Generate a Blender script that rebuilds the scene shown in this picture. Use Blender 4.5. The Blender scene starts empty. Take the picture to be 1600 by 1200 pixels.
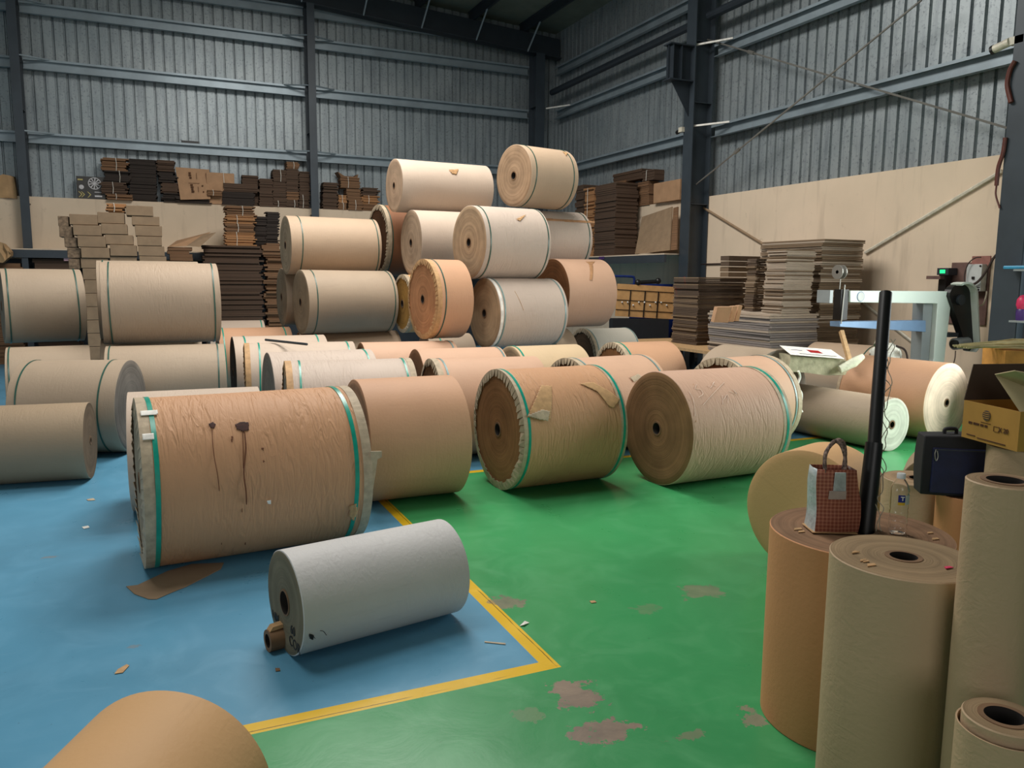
import bpy, bmesh, math, random
import numpy as np
from mathutils import Vector, Matrix
random.seed(7)
S = bpy.context.scene
C = S.collection
PI = math.pi
# ---------------------------------------------------------------- camera
F_, PITCH, ROLL, YAW, EYE = 1232.3, 0.133122, 0.0081476, 0.42347, 1.6
cy_, sy_, cp_, sp_ = math.cos(YAW), math.sin(YAW), math.cos(PITCH), math.sin(PITCH)
FW = np.array([sy_*cp_, cy_*cp_, -sp_]); R0 = np.array([cy_, -sy_, 0.]); U0 = np.cross(R0, FW)
RT = R0*math.cos(ROLL)+U0*math.sin(ROLL); UP = -R0*math.sin(ROLL)+U0*math.cos(ROLL)
EYEP = np.array([0, 0, EYE])
cam = bpy.data.cameras.new('camera'); co = bpy.data.objects.new('camera', cam); C.objects.link(co)
cam.sensor_fit = 'HORIZONTAL'; cam.sensor_width = 36; cam.lens = F_/1600*36; cam.clip_start = .05; cam.clip_end = 200
M = Matrix(((RT[0], UP[0], -FW[0], 0), (RT[1], UP[1], -FW[1], 0), (RT[2], UP[2], -FW[2], EYE), (0, 0, 0, 1)))
co.matrix_world = M; S.camera = co
# ---------------------------------------------------------------- view, world, lights
S.view_settings.view_transform = 'Standard'; S.view_settings.look = 'None'
S.view_settings.gamma = 1; S.view_settings.use_curve_mapping = False
S.view_settings.exposure = 0.0
W = bpy.data.worlds.new('world'); S.world = W; W.use_nodes = True
W.node_tree.nodes['Background'].inputs[0].default_value = (.80, .92, 1, 1)
W.node_tree.nodes['Background'].inputs[1].default_value = .09
def area(name, loc, target, sx, sy, power, col):
    l = bpy.data.lights.new(name, 'AREA'); l.shape = 'RECTANGLE'; l.size = sx; l.size_y = sy; l.energy = power; l.color = col
    o = bpy.data.objects.new(name, l); C.objects.link(o); o.location = loc
    o.rotation_euler = (Vector(target)-Vector(loc)).to_track_quat('-Z', 'Y').to_euler(); return o
# translucent roof-sheet daylight over the reel store
area('skylight_glow', (2.6, 9.4, 7.55), (2.6, 9.2, 0), 3.2, 5.0, 740, (1, .965, .91))
area('skylight_glow', (-.5, 4.8, 7.8), (-.3, 4.8, 0), 2.4, 3.4, 230, (1, .97, .93))
# loading doors: one in the right wall beyond the near column, one behind the photographer; plus an added left fill
d_ = area('door_or_fill_glow', (8.75, 3.2, 2.1), (6.0, 5.6, .3), 2.2, 2.6, 150, (.95, 1, .96)); d_.data.spread = 2.1
area('door_or_fill_glow', (-10.2, 1.5, 2.4), (3, 6.5, 1.4), 4.0, 3.6, 130, (.97, .99, 1))  # fill light added to brighten the left-facing reel ends; no door there
area('door_or_fill_glow', (-2.5, -7.0, 3.4), (2.5, 9, 2.2), 5, 3.6, 170, (1, .98, .96))

def ray(x, y):
    return FW+RT*(x-800)/F_-UP*(y-600)/F_
def fl(x, y, z=0.):
    d = ray(x, y); return EYEP+d*((z-EYE)/d[2])
def onY(x, y, Y):
    d = ray(x, y); return EYEP+d*(Y/d[1])
def onX(x, y, X):
    d = ray(x, y); return EYEP+d*(X/d[0])
def atD(x, y, D):
    d = ray(x, y); return EYEP+d*(D/math.hypot(d[0], d[1]))

# ---------------------------------------------------------------- materials
def srgb(r, g, b):
    f = lambda c: (c/255/12.92) if c/255 <= .04045 else ((c/255+.055)/1.055)**2.4
    return (f(r), f(g), f(b), 1)
class N:
    def __init__(s, name):
        s.m = bpy.data.materials.new(name); s.m.use_nodes = True; s.t = s.m.node_tree
        s.b = s.t.nodes['Principled BSDF']
    def n(s, ty, **kw):
        o = s.t.nodes.new(ty)
        for k, v in kw.items():
            if k.startswith('i_'):
                k = k[2:]; o.inputs[int(k) if k.isdigit() else k.replace('_', ' ')].default_value = v
            else: setattr(o, k, v)
        return o
    def l(s, a, b): s.t.links.new(a, b)
    def val(s, x, inp):
        if hasattr(x, 'default_value') or hasattr(x, 'is_linked'): s.l(x, inp)
        else: inp.default_value = x
    def math(s, op, a, b=0., c=None):
        o = s.n('ShaderNodeMath', operation=op); s.val(a, o.inputs[0]); s.val(b, o.inputs[1])
        if c is not None: s.val(c, o.inputs[2])
        return o.outputs[0]
    def mix(s, f, a, b):
        o = s.n('ShaderNodeMix', data_type='RGBA'); s.val(f, o.inputs[0]); s.val(a, o.inputs[6]); s.val(b, o.inputs[7]); return o.outputs[2]
    def noise(s, vec, sc, det=3, rough=.55, dist=0.):
        o = s.n('ShaderNodeTexNoise'); o.inputs['Scale'].default_value = sc; o.inputs['Detail'].default_value = det
        o.inputs['Roughness'].default_value = rough; o.inputs['Distortion'].default_value = dist
        if vec is not None: s.l(vec, o.inputs['Vector'])
        return o.outputs[0]
    def ramp(s, f, lo, hi):
        o = s.n('ShaderNodeMapRange'); s.l(f, o.inputs[0]); o.inputs[1].default_value = lo; o.inputs[2].default_value = hi; return o.outputs[0]
    def comb(s, x, y, z):
        o = s.n('ShaderNodeCombineXYZ')
        for k, v in enumerate((x, y, z)): s.val(v, o.inputs[k])
        return o.outputs[0]
    def bump(s, h, st, d=.01):
        o = s.n('ShaderNodeBump'); o.inputs['Strength'].default_value = st; o.inputs['Distance'].default_value = d
        s.l(h, o.inputs['Height']); s.l(o.outputs[0], s.b.inputs['Normal'])
    def col(s, c): s.val(c, s.b.inputs['Base Color'])
    def rough(s, r): s.val(r, s.b.inputs['Roughness'])
def obco(m):
    tc = m.n('ShaderNodeTexCoord'); oi = m.n('ShaderNodeObjectInfo')
    a = m.n('ShaderNodeVectorMath', operation='ADD'); m.l(tc.outputs['Object'], a.inputs[0])
    s = m.math('MULTIPLY', oi.outputs['Random'], 37.0); m.l(m.comb(s, s, s), a.inputs[1])
    return tc.outputs['Object'], a.outputs[0], s
def plain(name, c, rough=.7, metal=0., var=.12, sc=14., bump=0., alpha=1):
    m = N(name); _, v, _ = obco(m)
    n = m.noise(v, sc, 4); d = tuple(x*(1-var*2) for x in c[:3])+(1,); e = tuple(min(1, x*(1+var)) for x in c[:3])+(1,)
    m.col(m.mix(m.ramp(n, .3, .7), d, e)); m.rough(rough); m.b.inputs['Metallic'].default_value = metal
    if bump: m.bump(n, bump, .01)
    return m.m
def paper(name, c, wrinkle=.0, dirt=.25, gloss=.62):
    """wrapping paper round a reel: crinkles run round the circumference"""
    m = N(name); o, v, s = obco(m)
    sp = m.n('ShaderNodeSeparateXYZ'); m.l(o, sp.inputs[0]); x, y, z = sp.outputs
    ang = m.math('ARCTAN2', y, z); arc = m.math('MULTIPLY', ang, .45)
    cc = m.comb(m.math('ADD', x, s), arc, s)
    big = m.noise(v, 2.2, 3); fine = m.noise(v, 60, 2)
    st = m.noise(m.comb(m.math('MULTIPLY', x, 3.0), m.math('MULTIPLY', arc, 22.), s), 1.6, 4, .6)
    smear = m.noise(m.comb(m.math('MULTIPLY', x, 1.2), m.math('MULTIPLY', arc, 7.), s), 2.0, 5, .65)
    dk = tuple(k*.72 for k in c[:3])+(1,); lt = tuple(min(1, k*1.08) for k in c[:3])+(1,)
    a = m.mix(m.ramp(big, .35, .7), lt, c)
    a = m.mix(m.math('MULTIPLY', m.ramp(smear, .60, .80), dirt), a, dk)
    a = m.mix(m.math('MULTIPLY', m.ramp(st, .66, .76), dirt*.7), a, dk)
    m.col(a); m.rough(gloss); m.b.inputs['Specular IOR Level'].default_value = .3
    h = m.math('MULTIPLY', fine, .06)
    if wrinkle > 0:
        w = m.noise(m.comb(m.math('MULTIPLY', x, 30.), m.math('MULTIPLY', arc, 5.0), s), 1.0, 2.5, .45, .9)
        r = m.math('ABSOLUTE', m.math('SUBTRACT', w, .5)); r = m.math('MULTIPLY', r, -2.5)
        mask = m.ramp(m.noise(cc, 2.2, 2), .30, .60)
        h = m.math('ADD', h, m.math('MULTIPLY', m.math('MULTIPLY', r, mask), wrinkle))
    m.bump(h, .9, .02)
    return m.m
def faceM(name, c):
    """wound end of a reel: fine rings"""
    m = N(name); o, v, s = obco(m)
    sp = m.n('ShaderNodeSeparateXYZ'); m.l(o, sp.inputs[0]); x, y, z = sp.outputs
    r = m.math('SQRT', m.math('ADD', m.math('MULTIPLY', y, y), m.math('MULTIPLY', z, z)))
    n1 = m.noise(m.comb(m.math('MULTIPLY', r, 38), s, s), 1, 4, .7)
    n2 = m.noise(m.comb(m.math('MULTIPLY', r, 260), s, s), 1, 2, .6); n3 = m.noise(v, 5, 3)
    dk = tuple(k*.66 for k in c[:3])+(1,); lt = tuple(min(1, k*1.12) for k in c[:3])+(1,)
    f = m.math('ADD', m.math('MULTIPLY', n1, .6), m.math('MULTIPLY', n3, .4))
    m.col(m.mix(m.ramp(f, .36, .62), dk, lt)); m.rough(.85); m.b.inputs['Specular IOR Level'].default_value = .2
    m.bump(m.math('ADD', m.math('MULTIPLY', n1, .5), n2), .5, .004)
    return m.m
def steel(name, c, metal=.0, rough=.5, streak=.2):
    m = N(name); o, v, s = obco(m)
    n = m.noise(v, 3, 4); k = m.noise(v, 40, 3)
    d = tuple(x*(1-streak) for x in c[:3])+(1,)
    a = m.mix(m.ramp(n, .35, .7), d, c); a = m.mix(m.math('MULTIPLY', m.ramp(k, .68, .8), .35), a, tuple(x*.5 for x in c[:3])+(1,))
    m.col(a); m.rough(rough); m.b.inputs['Metallic'].default_value = metal; return m.m
def sheeting():
    m = N('galvanised_sheet'); o, v, s = obco(m)
    sp = m.n('ShaderNodeSeparateXYZ'); m.l(o, sp.inputs[0]); x, y, z = sp.outputs
    n = m.noise(o, 1.1, 3); sk = m.noise(m.comb(m.math('MULTIPLY', x, 9.), m.math('MULTIPLY', y, 9.), m.math('MULTIPLY', z, .8)), 1.3, 4, .65)
    k = m.noise(o, 26, 4, .7)
    a = m.mix(m.ramp(n, .3, .7), srgb(142, 152, 156), srgb(160, 168, 171))
    a = m.mix(m.math('MULTIPLY', m.ramp(sk, .48, .72), .55), a, srgb(96, 104, 112))
    a = m.mix(m.math('MULTIPLY', m.ramp(k, .55, .68), .6), a, srgb(66, 74, 82))
    m.col(a); m.rough(.42); m.b.inputs['Metallic'].default_value = .35; m.bump(k, .15, .01); return m.m
def plaster():
    m = N('cream_plaster'); tc = m.n('ShaderNodeTexCoord'); v = tc.outputs['Object']
    n = m.noise(v, .8, 5); k = m.noise(v, 7, 5, .7); sp = m.n('ShaderNodeSeparateXYZ'); m.l(v, sp.inputs[0])
    dr = m.noise(m.comb(m.math('MULTIPLY', sp.outputs[0], 6), m.math('MULTIPLY', sp.outputs[1], 6), m.math('MULTIPLY', sp.outputs[2], .7)), 1, 4, .6)
    a = m.mix(m.ramp(n, .3, .75), srgb(226, 205, 180), srgb(208, 190, 166))
    a = m.mix(m.math('MULTIPLY', m.ramp(dr, .55, .75), .35), a, srgb(160, 142, 122))
    a = m.mix(m.math('MULTIPLY', m.ramp(k, .63, .75), .4), a, srgb(150, 134, 116))
    m.col(a); m.rough(.9); m.bump(k, .2, .01); return m.m
def epoxy(name, c, patches=(), line=None):
    m = N(name); tc = m.n('ShaderNodeTexCoord'); v = tc.outputs['Object']
    big = m.noise(v, .7, 4, .6, .6); med = m.noise(v, 3.5, 5, .65, .8); sp = m.noise(v, 55, 3, .6)
    sw = m.n('ShaderNodeMapping'); m.l(v, sw.inputs[0]); sw.inputs['Rotation'].default_value = (0, 0, .5); sw.inputs['Scale'].default_value = (1.0, 9., 1)
    scr = m.noise(sw.outputs[0], 2.4, 6, .7)
    lt = tuple(min(1, x*1.0+.035) for x in c[:3])+(1,); dk = tuple(x*.80 for x in c[:3])+(1,)
    a = m.mix(m.ramp(big, .32, .68), dk, c)
    a = m.mix(m.math('MULTIPLY', m.ramp(med, .48, .75), .55), a, lt)
    a = m.mix(m.math('MULTIPLY', m.ramp(scr, .60, .78), .35), a, tuple(min(1, x*.8+.10) for x in c[:3])+(1,))
    a = m.mix(m.math('MULTIPLY', m.ramp(sp, .71, .75), .55), a, srgb(50, 50, 48))
    ng = m.noise(v, 9, 5, .75)
    for (px, py, rx, ry, st) in patches:
        q = m.n('ShaderNodeSeparateXYZ'); m.l(v, q.inputs[0])
        dx = m.math('DIVIDE', m.math('SUBTRACT', q.outputs[0], px), rx); dy = m.math('DIVIDE', m.math('SUBTRACT', q.outputs[1], py), ry)
        d = m.math('SQRT', m.math('ADD', m.math('MULTIPLY', dx, dx), m.math('MULTIPLY', dy, dy)))
        d = m.math('ADD', d, m.math('MULTIPLY', m.math('SUBTRACT', ng, .5), 4.6))
        a = m.mix(m.math('MULTIPLY', m.math('SUBTRACT', 1., m.ramp(d, .86, .95)), st), a, m.mix(m.ramp(med, .35, .65), srgb(150, 134, 118), srgb(112, 100, 90)))
    if line:
        q = m.n('ShaderNodeSeparateXYZ'); m.l(v, q.inputs[0])
        for ax, p in line:
            w = m.math('ABSOLUTE', m.math('SUBTRACT', m.math('ADD', q.outputs[ax], m.math('MULTIPLY', m.math('SUBTRACT', med, .5), .012)), p))
            k = m.math('MULTIPLY', m.math('LESS_THAN', w, .0022), m.ramp(m.noise(v, 3.1, 2), .42, .5))
            a = m.mix(m.math('MULTIPLY', k, .8), a, srgb(40, 36, 20))
    m.col(a); m.rough(m.math('ADD', m.math('MULTIPLY', med, .22), .20)); m.b.inputs['Specular IOR Level'].default_value = .42
    m.bump(m.math('ADD', med, m.math('MULTIPLY', big, 2)), .06, .02); return m.m
def striped(name, c, pitch=.012, dark=.45, rough=.85):
    """raw cardboard with layer edges stacked in z"""
    m = N(name); o, v, s = obco(m)
    sp = m.n('ShaderNodeSeparateXYZ'); m.l(o, sp.inputs[0])
    z = m.math('ADD', sp.outputs[2], m.math('MULTIPLY', m.noise(v, 3, 2), pitch*1.4))
    w = m.n('ShaderNodeTexNoise'); w.noise_dimensions = '1D'; w.inputs['Scale'].default_value = 1/pitch; w.inputs['Detail'].default_value = 2; m.l(m.math('ADD', z, s), w.inputs['W'])
    d = tuple(x*dark for x in c[:3])+(1,)
    a = m.mix(m.ramp(w.outputs[0], .38, .58), d, c); a = m.mix(m.math('MULTIPLY', m.ramp(m.noise(v, 4, 4), .4, .7), .3), a, tuple(x*.6 for x in c[:3])+(1,))
    m.col(a); m.rough(rough); m.bump(w.outputs[0], .6, .006); return m.m
def checked():
    m = N('checked_rust_fabric'); o, v, s = obco(m)
    sp = m.n('ShaderNodeSeparateXYZ'); m.l(o, sp.inputs[0])
    a = m.math('LESS_THAN', m.math('FRACT', m.math('MULTIPLY', sp.outputs[0], 75)), .42); b = m.math('LESS_THAN', m.math('FRACT', m.math('MULTIPLY', sp.outputs[2], 75)), .42)
    f = m.math('MULTIPLY', m.math('ADD', a, b), .5)
    m.col(m.mix(f, srgb(132, 66, 46), srgb(176, 116, 90))); m.rough(.6); m.bump(m.noise(o, 30, 3), .4, .01); return m.m
def glass(name, c=(1, 1, 1, 1), rough=.05):
    m = N(name); m.col(c); m.rough(rough); m.b.inputs['Transmission Weight'].default_value = 1; m.b.inputs['IOR'].default_value = 1.3; return m.m
def emis(name, c, st):
    m = N(name); m.col(c); m.b.inputs['Emission Color'].default_value = c; m.b.inputs['Emission Strength'].default_value = st; return m.m
def film():
    m = N('crumpled_clear_film'); _, v, _ = obco(m); n = m.noise(v, 16, 4, .6)
    m.col(srgb(225, 228, 215)); m.rough(.15); m.b.inputs['Alpha'].default_value = .62; m.bump(n, 1, .03); return m.m

MT = dict(
 sheet=sheeting(), plaster=plaster(), col=steel('blue_grey_steel', srgb(60, 69, 77), .1, .45), girt=steel('grey_girt_steel', srgb(150, 164, 172), .3, .38),
 darksteel=steel('dark_steel', srgb(46, 54, 62), .1, .5), roof=steel('roof_sheet', srgb(120, 128, 116), .1, .6), rod=steel('bare_rod', srgb(150, 148, 142), .5, .4),
 core=plain('brown_core_board', srgb(120, 90, 62), .8), dark=plain('dark_bore', srgb(34, 28, 24), .9),
 teal=plain('teal_strap', srgb(20, 150, 128), .3, 0, .1), tealdim=plain('dull_green_strap', srgb(50, 90, 78), .35, 0, .1), bluestrap=plain('grey_blue_strap', srgb(120, 150, 148), .35, 0, .1),
 edge=plain('pale_edge_paper', srgb(182, 164, 138), .7, 0, .12, 20, .3), edgetan=plain('tan_edge_paper', srgb(190, 150, 104), .7, 0, .12, 20, .3),
 tape=plain('brown_packing_tape', srgb(180, 136, 98), .4), stain=plain('dark_red_stain', srgb(64, 30, 22), .8, 0, .3, 60), drip=plain('brown_drip', srgb(110, 66, 40), .8),
 white=plain('white_paper', srgb(235, 232, 224), .6), scratch=plain('pale_scratch', srgb(232, 212, 196), .6), ink=plain('black_marker', srgb(28, 26, 26), .7, 0, .05),
 card=plain('kraft_carton', srgb(176, 138, 104), .8, 0, .06, 8), carddull=plain('dull_carton', srgb(146, 122, 96), .8, 0, .07, 8), cardgold=plain('golden_carton', srgb(176, 132, 58), .75, 0, .06, 8), cardstain=plain('stained_carton', srgb(132, 110, 88), .85, 0, .3, 22), cardpale=plain('pale_torn_carton', srgb(190, 172, 134), .8, 0, .06, 8),
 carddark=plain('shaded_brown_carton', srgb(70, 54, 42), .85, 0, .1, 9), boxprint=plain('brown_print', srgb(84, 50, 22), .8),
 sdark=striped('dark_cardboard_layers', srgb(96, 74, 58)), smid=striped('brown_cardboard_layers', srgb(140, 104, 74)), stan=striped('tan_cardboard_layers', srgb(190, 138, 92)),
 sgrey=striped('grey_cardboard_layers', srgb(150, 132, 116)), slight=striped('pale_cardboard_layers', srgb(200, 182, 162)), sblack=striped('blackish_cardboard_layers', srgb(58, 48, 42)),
 shA=striped('sheet_edge_brown', srgb(134, 112, 88), .006, .55), shB=striped('sheet_edge_grey', srgb(150, 140, 134), .006, .5), shC=striped('sheet_edge_pale', srgb(190, 172, 152), .006, .6), shD=striped('sheet_edge_dark', srgb(100, 82, 66), .006, .5),
 twine=plain('white_twine', srgb(230, 225, 214), .6), poster=plain('charcoal_print', srgb(62, 60, 58), .5), gold=plain('yellow_print', srgb(196, 180, 110), .5), silver=plain('pale_wheel_print', srgb(200, 198, 200), .4),
 wood=plain('light_wood', srgb(190, 154, 110), .7, 0, .12, 30), machine=steel('white_enamel', srgb(222, 236, 228), .0, .3, .06), machgrey=steel('grey_enamel', srgb(150, 158, 160), .1, .4), blueenamel=steel('pale_blue_enamel', srgb(128, 160, 196), .2, .35),
 black=plain('black_plastic', srgb(18, 17, 17), .4, 0, .1), blackcloth=plain('black_cloth', srgb(22, 22, 26), .8), navy=plain('navy_cloth', srgb(14, 22, 62), .65, 0, .2, 12, .3), greyplastic=plain('grey_plastic', srgb(196, 200, 198), .4, 0, .04),
 board=plain('reddish_backboard', srgb(112, 84, 76), .7, 0, .15, 10), boardred=plain('pinkish_backboard', srgb(150, 100, 90), .7), green=emis('green_display', (.02, .9, .25, 1), 1.2), redrubber=plain('red_brown_hose', srgb(96, 48, 38), .5),
 checked=checked(), silverfab=plain('silver_fabric', srgb(186, 196, 196), .35, .1, .15, 30, .5), rope=plain('striped_rope', srgb(140, 116, 106), .8, 0, .5, 90, .5), paperbag=plain('brown_paper_bag', srgb(186, 150, 108), .8, 0, .1, 6, .4),
 bottle=glass('clear_bottle_plastic'), cap=plain('white_cap', srgb(225, 228, 228), .4, 0, .03), labelblue=plain('blue_label', srgb(20, 40, 130), .4), labelyellow=plain('yellow_label', srgb(220, 180, 40), .4), labelclear=plain('pale_label', srgb(205, 208, 200), .4),
 film=film(), red=plain('red_paint', srgb(170, 30, 36), .4), blue=plain('blue_paint', srgb(20, 44, 110), .4), blueshiny=plain('bright_blue_plastic', srgb(60, 150, 190), .4), pink=plain('pink_plastic', srgb(214, 50, 96), .4), purple=plain('purple_plastic', srgb(70, 40, 110), .4),
 orange=plain('orange_carton', srgb(214, 150, 72), .7), straw=plain('pale_straw', srgb(196, 184, 138), .8), cream=plain('cream_plastic', srgb(214, 208, 190), .4), cable=plain('cable_sheath', srgb(60, 46, 42), .5), greycable=plain('grey_cable', srgb(186, 176, 156), .5), rack=plain('tan_board', srgb(196, 150, 96), .7, 0, .08, 10), yelblack=plain('orange_tape', srgb(200, 130, 40), .6), greenplastic=plain('olive_plastic', srgb(150, 160, 90), .5))
PAP = {}
def pm(key):
    d = {'kraft': (206, 164, 132, 0, .3), 'kraftw': (206, 160, 122, .50, .35), 'kraftpink': (208, 174, 152, .30, .25), 'orange': (204, 162, 130, .05, .25), 'pink': (210, 174, 148, .08, .22),
         'tan': (194, 172, 148, .08, .3), 'tanw': (204, 184, 166, .35, .25), 'grey': (178, 162, 142, .08, .4), 'greyw': (180, 162, 142, .22, .3), 'pale': (204, 188, 172, .08, .25), 'palew': (202, 188, 176, .28, .3),
         'white': (190, 188, 186, .16, .35), 'brown': (150, 104, 74, 0, .3), 'olive': (166, 148, 124, .1, .3), 'standbrown': (202, 142, 98, 0, .15), 'standgrey': (176, 150, 120, .06, .25), 'golden': (222, 180, 130, 0, .3), 'cream': (212, 190, 156, .2, .3), 'whitish': (214, 212, 200, .1, .3)}[key]
    if key not in PAP:
        c = srgb(*d[:3]); c = (c[0]*.84, c[1]*.80, c[2]*.77, 1) if 'stand' not in key and key != 'white' else c; PAP[key] = (paper('wrapping_paper_'+key, c, d[3], d[4]), faceM('wound_edge_'+key, tuple(x*.80 for x in c[:3])+(1,)))
    return PAP[key]
FACES = {}
def fm(rgb):
    if rgb not in FACES: c = srgb(*rgb); FACES[rgb] = faceM('wound_edge_%d' % len(FACES), (c[0]*.85, c[1]*.82, c[2]*.79, 1))
    return FACES[rgb]

# ---------------------------------------------------------------- object helpers
def obj(name, bm, mats, parent=None, loc=None, rot=None, smooth=False, bevel=0):
    me = bpy.data.meshes.new(name); bmesh.ops.recalc_face_normals(bm, faces=bm.faces) if not getattr(bm, 'norec', 0) else None
    bm.to_mesh(me); bm.free()
    for m in (mats if isinstance(mats, (list, tuple)) else [mats]): me.materials.append(m)
    o = bpy.data.objects.new(name, me); C.objects.link(o)
    if smooth:
        for p in me.polygons: p.use_smooth = True
        try: me.set_sharp_from_angle(angle=.7)
        except Exception: pass
    if parent: o.parent = parent
    if loc is not None: o.location = loc
    if rot is not None: o.rotation_euler = rot
    if bevel:
        b = o.modifiers.new('bevel', 'BEVEL'); b.width = bevel; b.segments = 2; b.limit_method = 'ANGLE'
    return o
def tag(o, label, cat, group=None, kind=None):
    o['label'] = label; o['category'] = cat
    if group: o['group'] = group
    if kind: o['kind'] = kind
    return o
def struct(o, label=None):
    o['kind'] = 'structure'
    if label: o['label'] = label
    return o
def empty(name, loc, rz=0, label=None, cat=None, group=None):
    o = bpy.data.objects.new(name, None); C.objects.link(o); o.location = loc; o.rotation_euler = (0, 0, rz); o.empty_display_size = .1
    if label: tag(o, label, cat, group)
    return o
def box(bm, x0, x1, y0, y1, z0, z1, mi=0, jit=0):
    r = lambda: random.uniform(-jit, jit) if jit else 0
    v = [bm.verts.new((x+r(), y+r(), z+r()*.3)) for z in (z0, z1) for x, y in ((x0, y0), (x1, y0), (x1, y1), (x0, y1))]
    for q in ((0, 3, 2, 1), (4, 5, 6, 7), (0, 1, 5, 4), (1, 2, 6, 5), (2, 3, 7, 6), (3, 0, 4, 7)):
        f = bm.faces.new([v[i] for i in q]); f.material_index = mi
    return v
def prism(bm, pts, d0, d1, axis='y', mi=0):
    """extrude a polygon; axis y: pts are (x,z); axis x: pts are (y,z); axis z: pts (x,y)"""
    mk = {'y': lambda p, d: (p[0], d, p[1]), 'x': lambda p, d: (d, p[0], p[1]), 'z': lambda p, d: (p[0], p[1], d)}[axis]
    a = [bm.verts.new(mk(p, d0)) for p in pts]; b = [bm.verts.new(mk(p, d1)) for p in pts]; n = len(pts)
    fs = [bm.faces.new(a[::-1]), bm.faces.new(b)]+[bm.faces.new((a[i], a[(i+1) % n], b[(i+1) % n], b[i])) for i in range(n)]
    for f in fs: f.material_index = mi
def tube(bm, pts, r, n=10, cap=True, mi=0):
    pts = [Vector(p) for p in pts]; rs = r if isinstance(r, (list, tuple)) else [r]*len(pts); rings = []; ref = None
    for i, p in enumerate(pts):
        t = (pts[min(i+1, len(pts)-1)]-pts[max(i-1, 0)]).normalized()
        if ref is None: ref = t.orthogonal().normalized()
        ref = (ref-t*ref.dot(t)).normalized(); b = t.cross(ref)
        rings.append([bm.verts.new(p+(ref*math.cos(2*PI*k/n)+b*math.sin(2*PI*k/n))*rs[i]) for k in range(n)])
    for a, b in zip(rings, rings[1:]):
        for k in range(n): bm.faces.new((a[k], a[(k+1) % n], b[(k+1) % n], b[k])).material_index = mi
    if cap: bm.faces.new(rings[0][::-1]).material_index = mi; bm.faces.new(rings[-1]).material_index = mi
def smoothpath(p, n=8):
    p = [np.array(q, float) for q in p]; p = [2*p[0]-p[1]]+p+[2*p[-1]-p[-2]]; o = []
    for i in range(1, len(p)-2):
        for k in range(n):
            t = k/n; o.append(.5*((2*p[i])+(-p[i-1]+p[i+1])*t+(2*p[i-1]-5*p[i]+4*p[i+1]-p[i+2])*t*t+(-p[i-1]+3*p[i]-3*p[i+1]+p[i+2])*t**3))
    o.append(p[-2]); return o
def lathe(bm, prof, n=64, axis='x', mis=None, close=False, wob=None):
    """prof: list of (along, radius)"""
    rings = []
    for i, (s, r) in enumerate(prof):
        ring = []
        for k in range(n):
            a = 2*PI*k/n; rr = r*(1+(wob(s, a) if wob else 0))
            ring.append(bm.verts.new((s, -rr*math.sin(a), rr*math.cos(a)) if axis == 'x' else (rr*math.cos(a), rr*math.sin(a), s)))
        rings.append(ring)
    P = list(zip(rings, rings[1:]))
    if close: P.append((rings[-1], rings[0]))
    for i, (a, b) in enumerate(P):
        for k in range(n):
            f = bm.faces.new((a[k], a[(k+1) % n], b[(k+1) % n], b[k])); f.material_index = mis[i] if mis else 0
    return rings
def text(parent, s, size, mat, loc, rot, name='lettering', bold=0.0):
    cu = bpy.data.curves.new('t', 'FONT'); cu.body = s; cu.size = size; cu.align_x = 'CENTER'; cu.align_y = 'CENTER'; cu.extrude = .0006; cu.offset = bold
    t = bpy.data.objects.new('t', cu); me = bpy.data.meshes.new_from_object(t); bpy.data.objects.remove(t)
    me.materials.clear(); me.materials.append(mat); o = bpy.data.objects.new(name, me); C.objects.link(o); o.parent = parent; o.location = loc; o.rotation_euler = rot; return o
def inpoly(x, y, P):
    c = False; j = len(P)-1
    for i in range(len(P)):
        if (P[i][1] > y) != (P[j][1] > y) and x < (P[j][0]-P[i][0])*(y-P[i][1])/(P[j][1]-P[i][1])+P[i][0]: c = not c
        j = i
    return c

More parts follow.
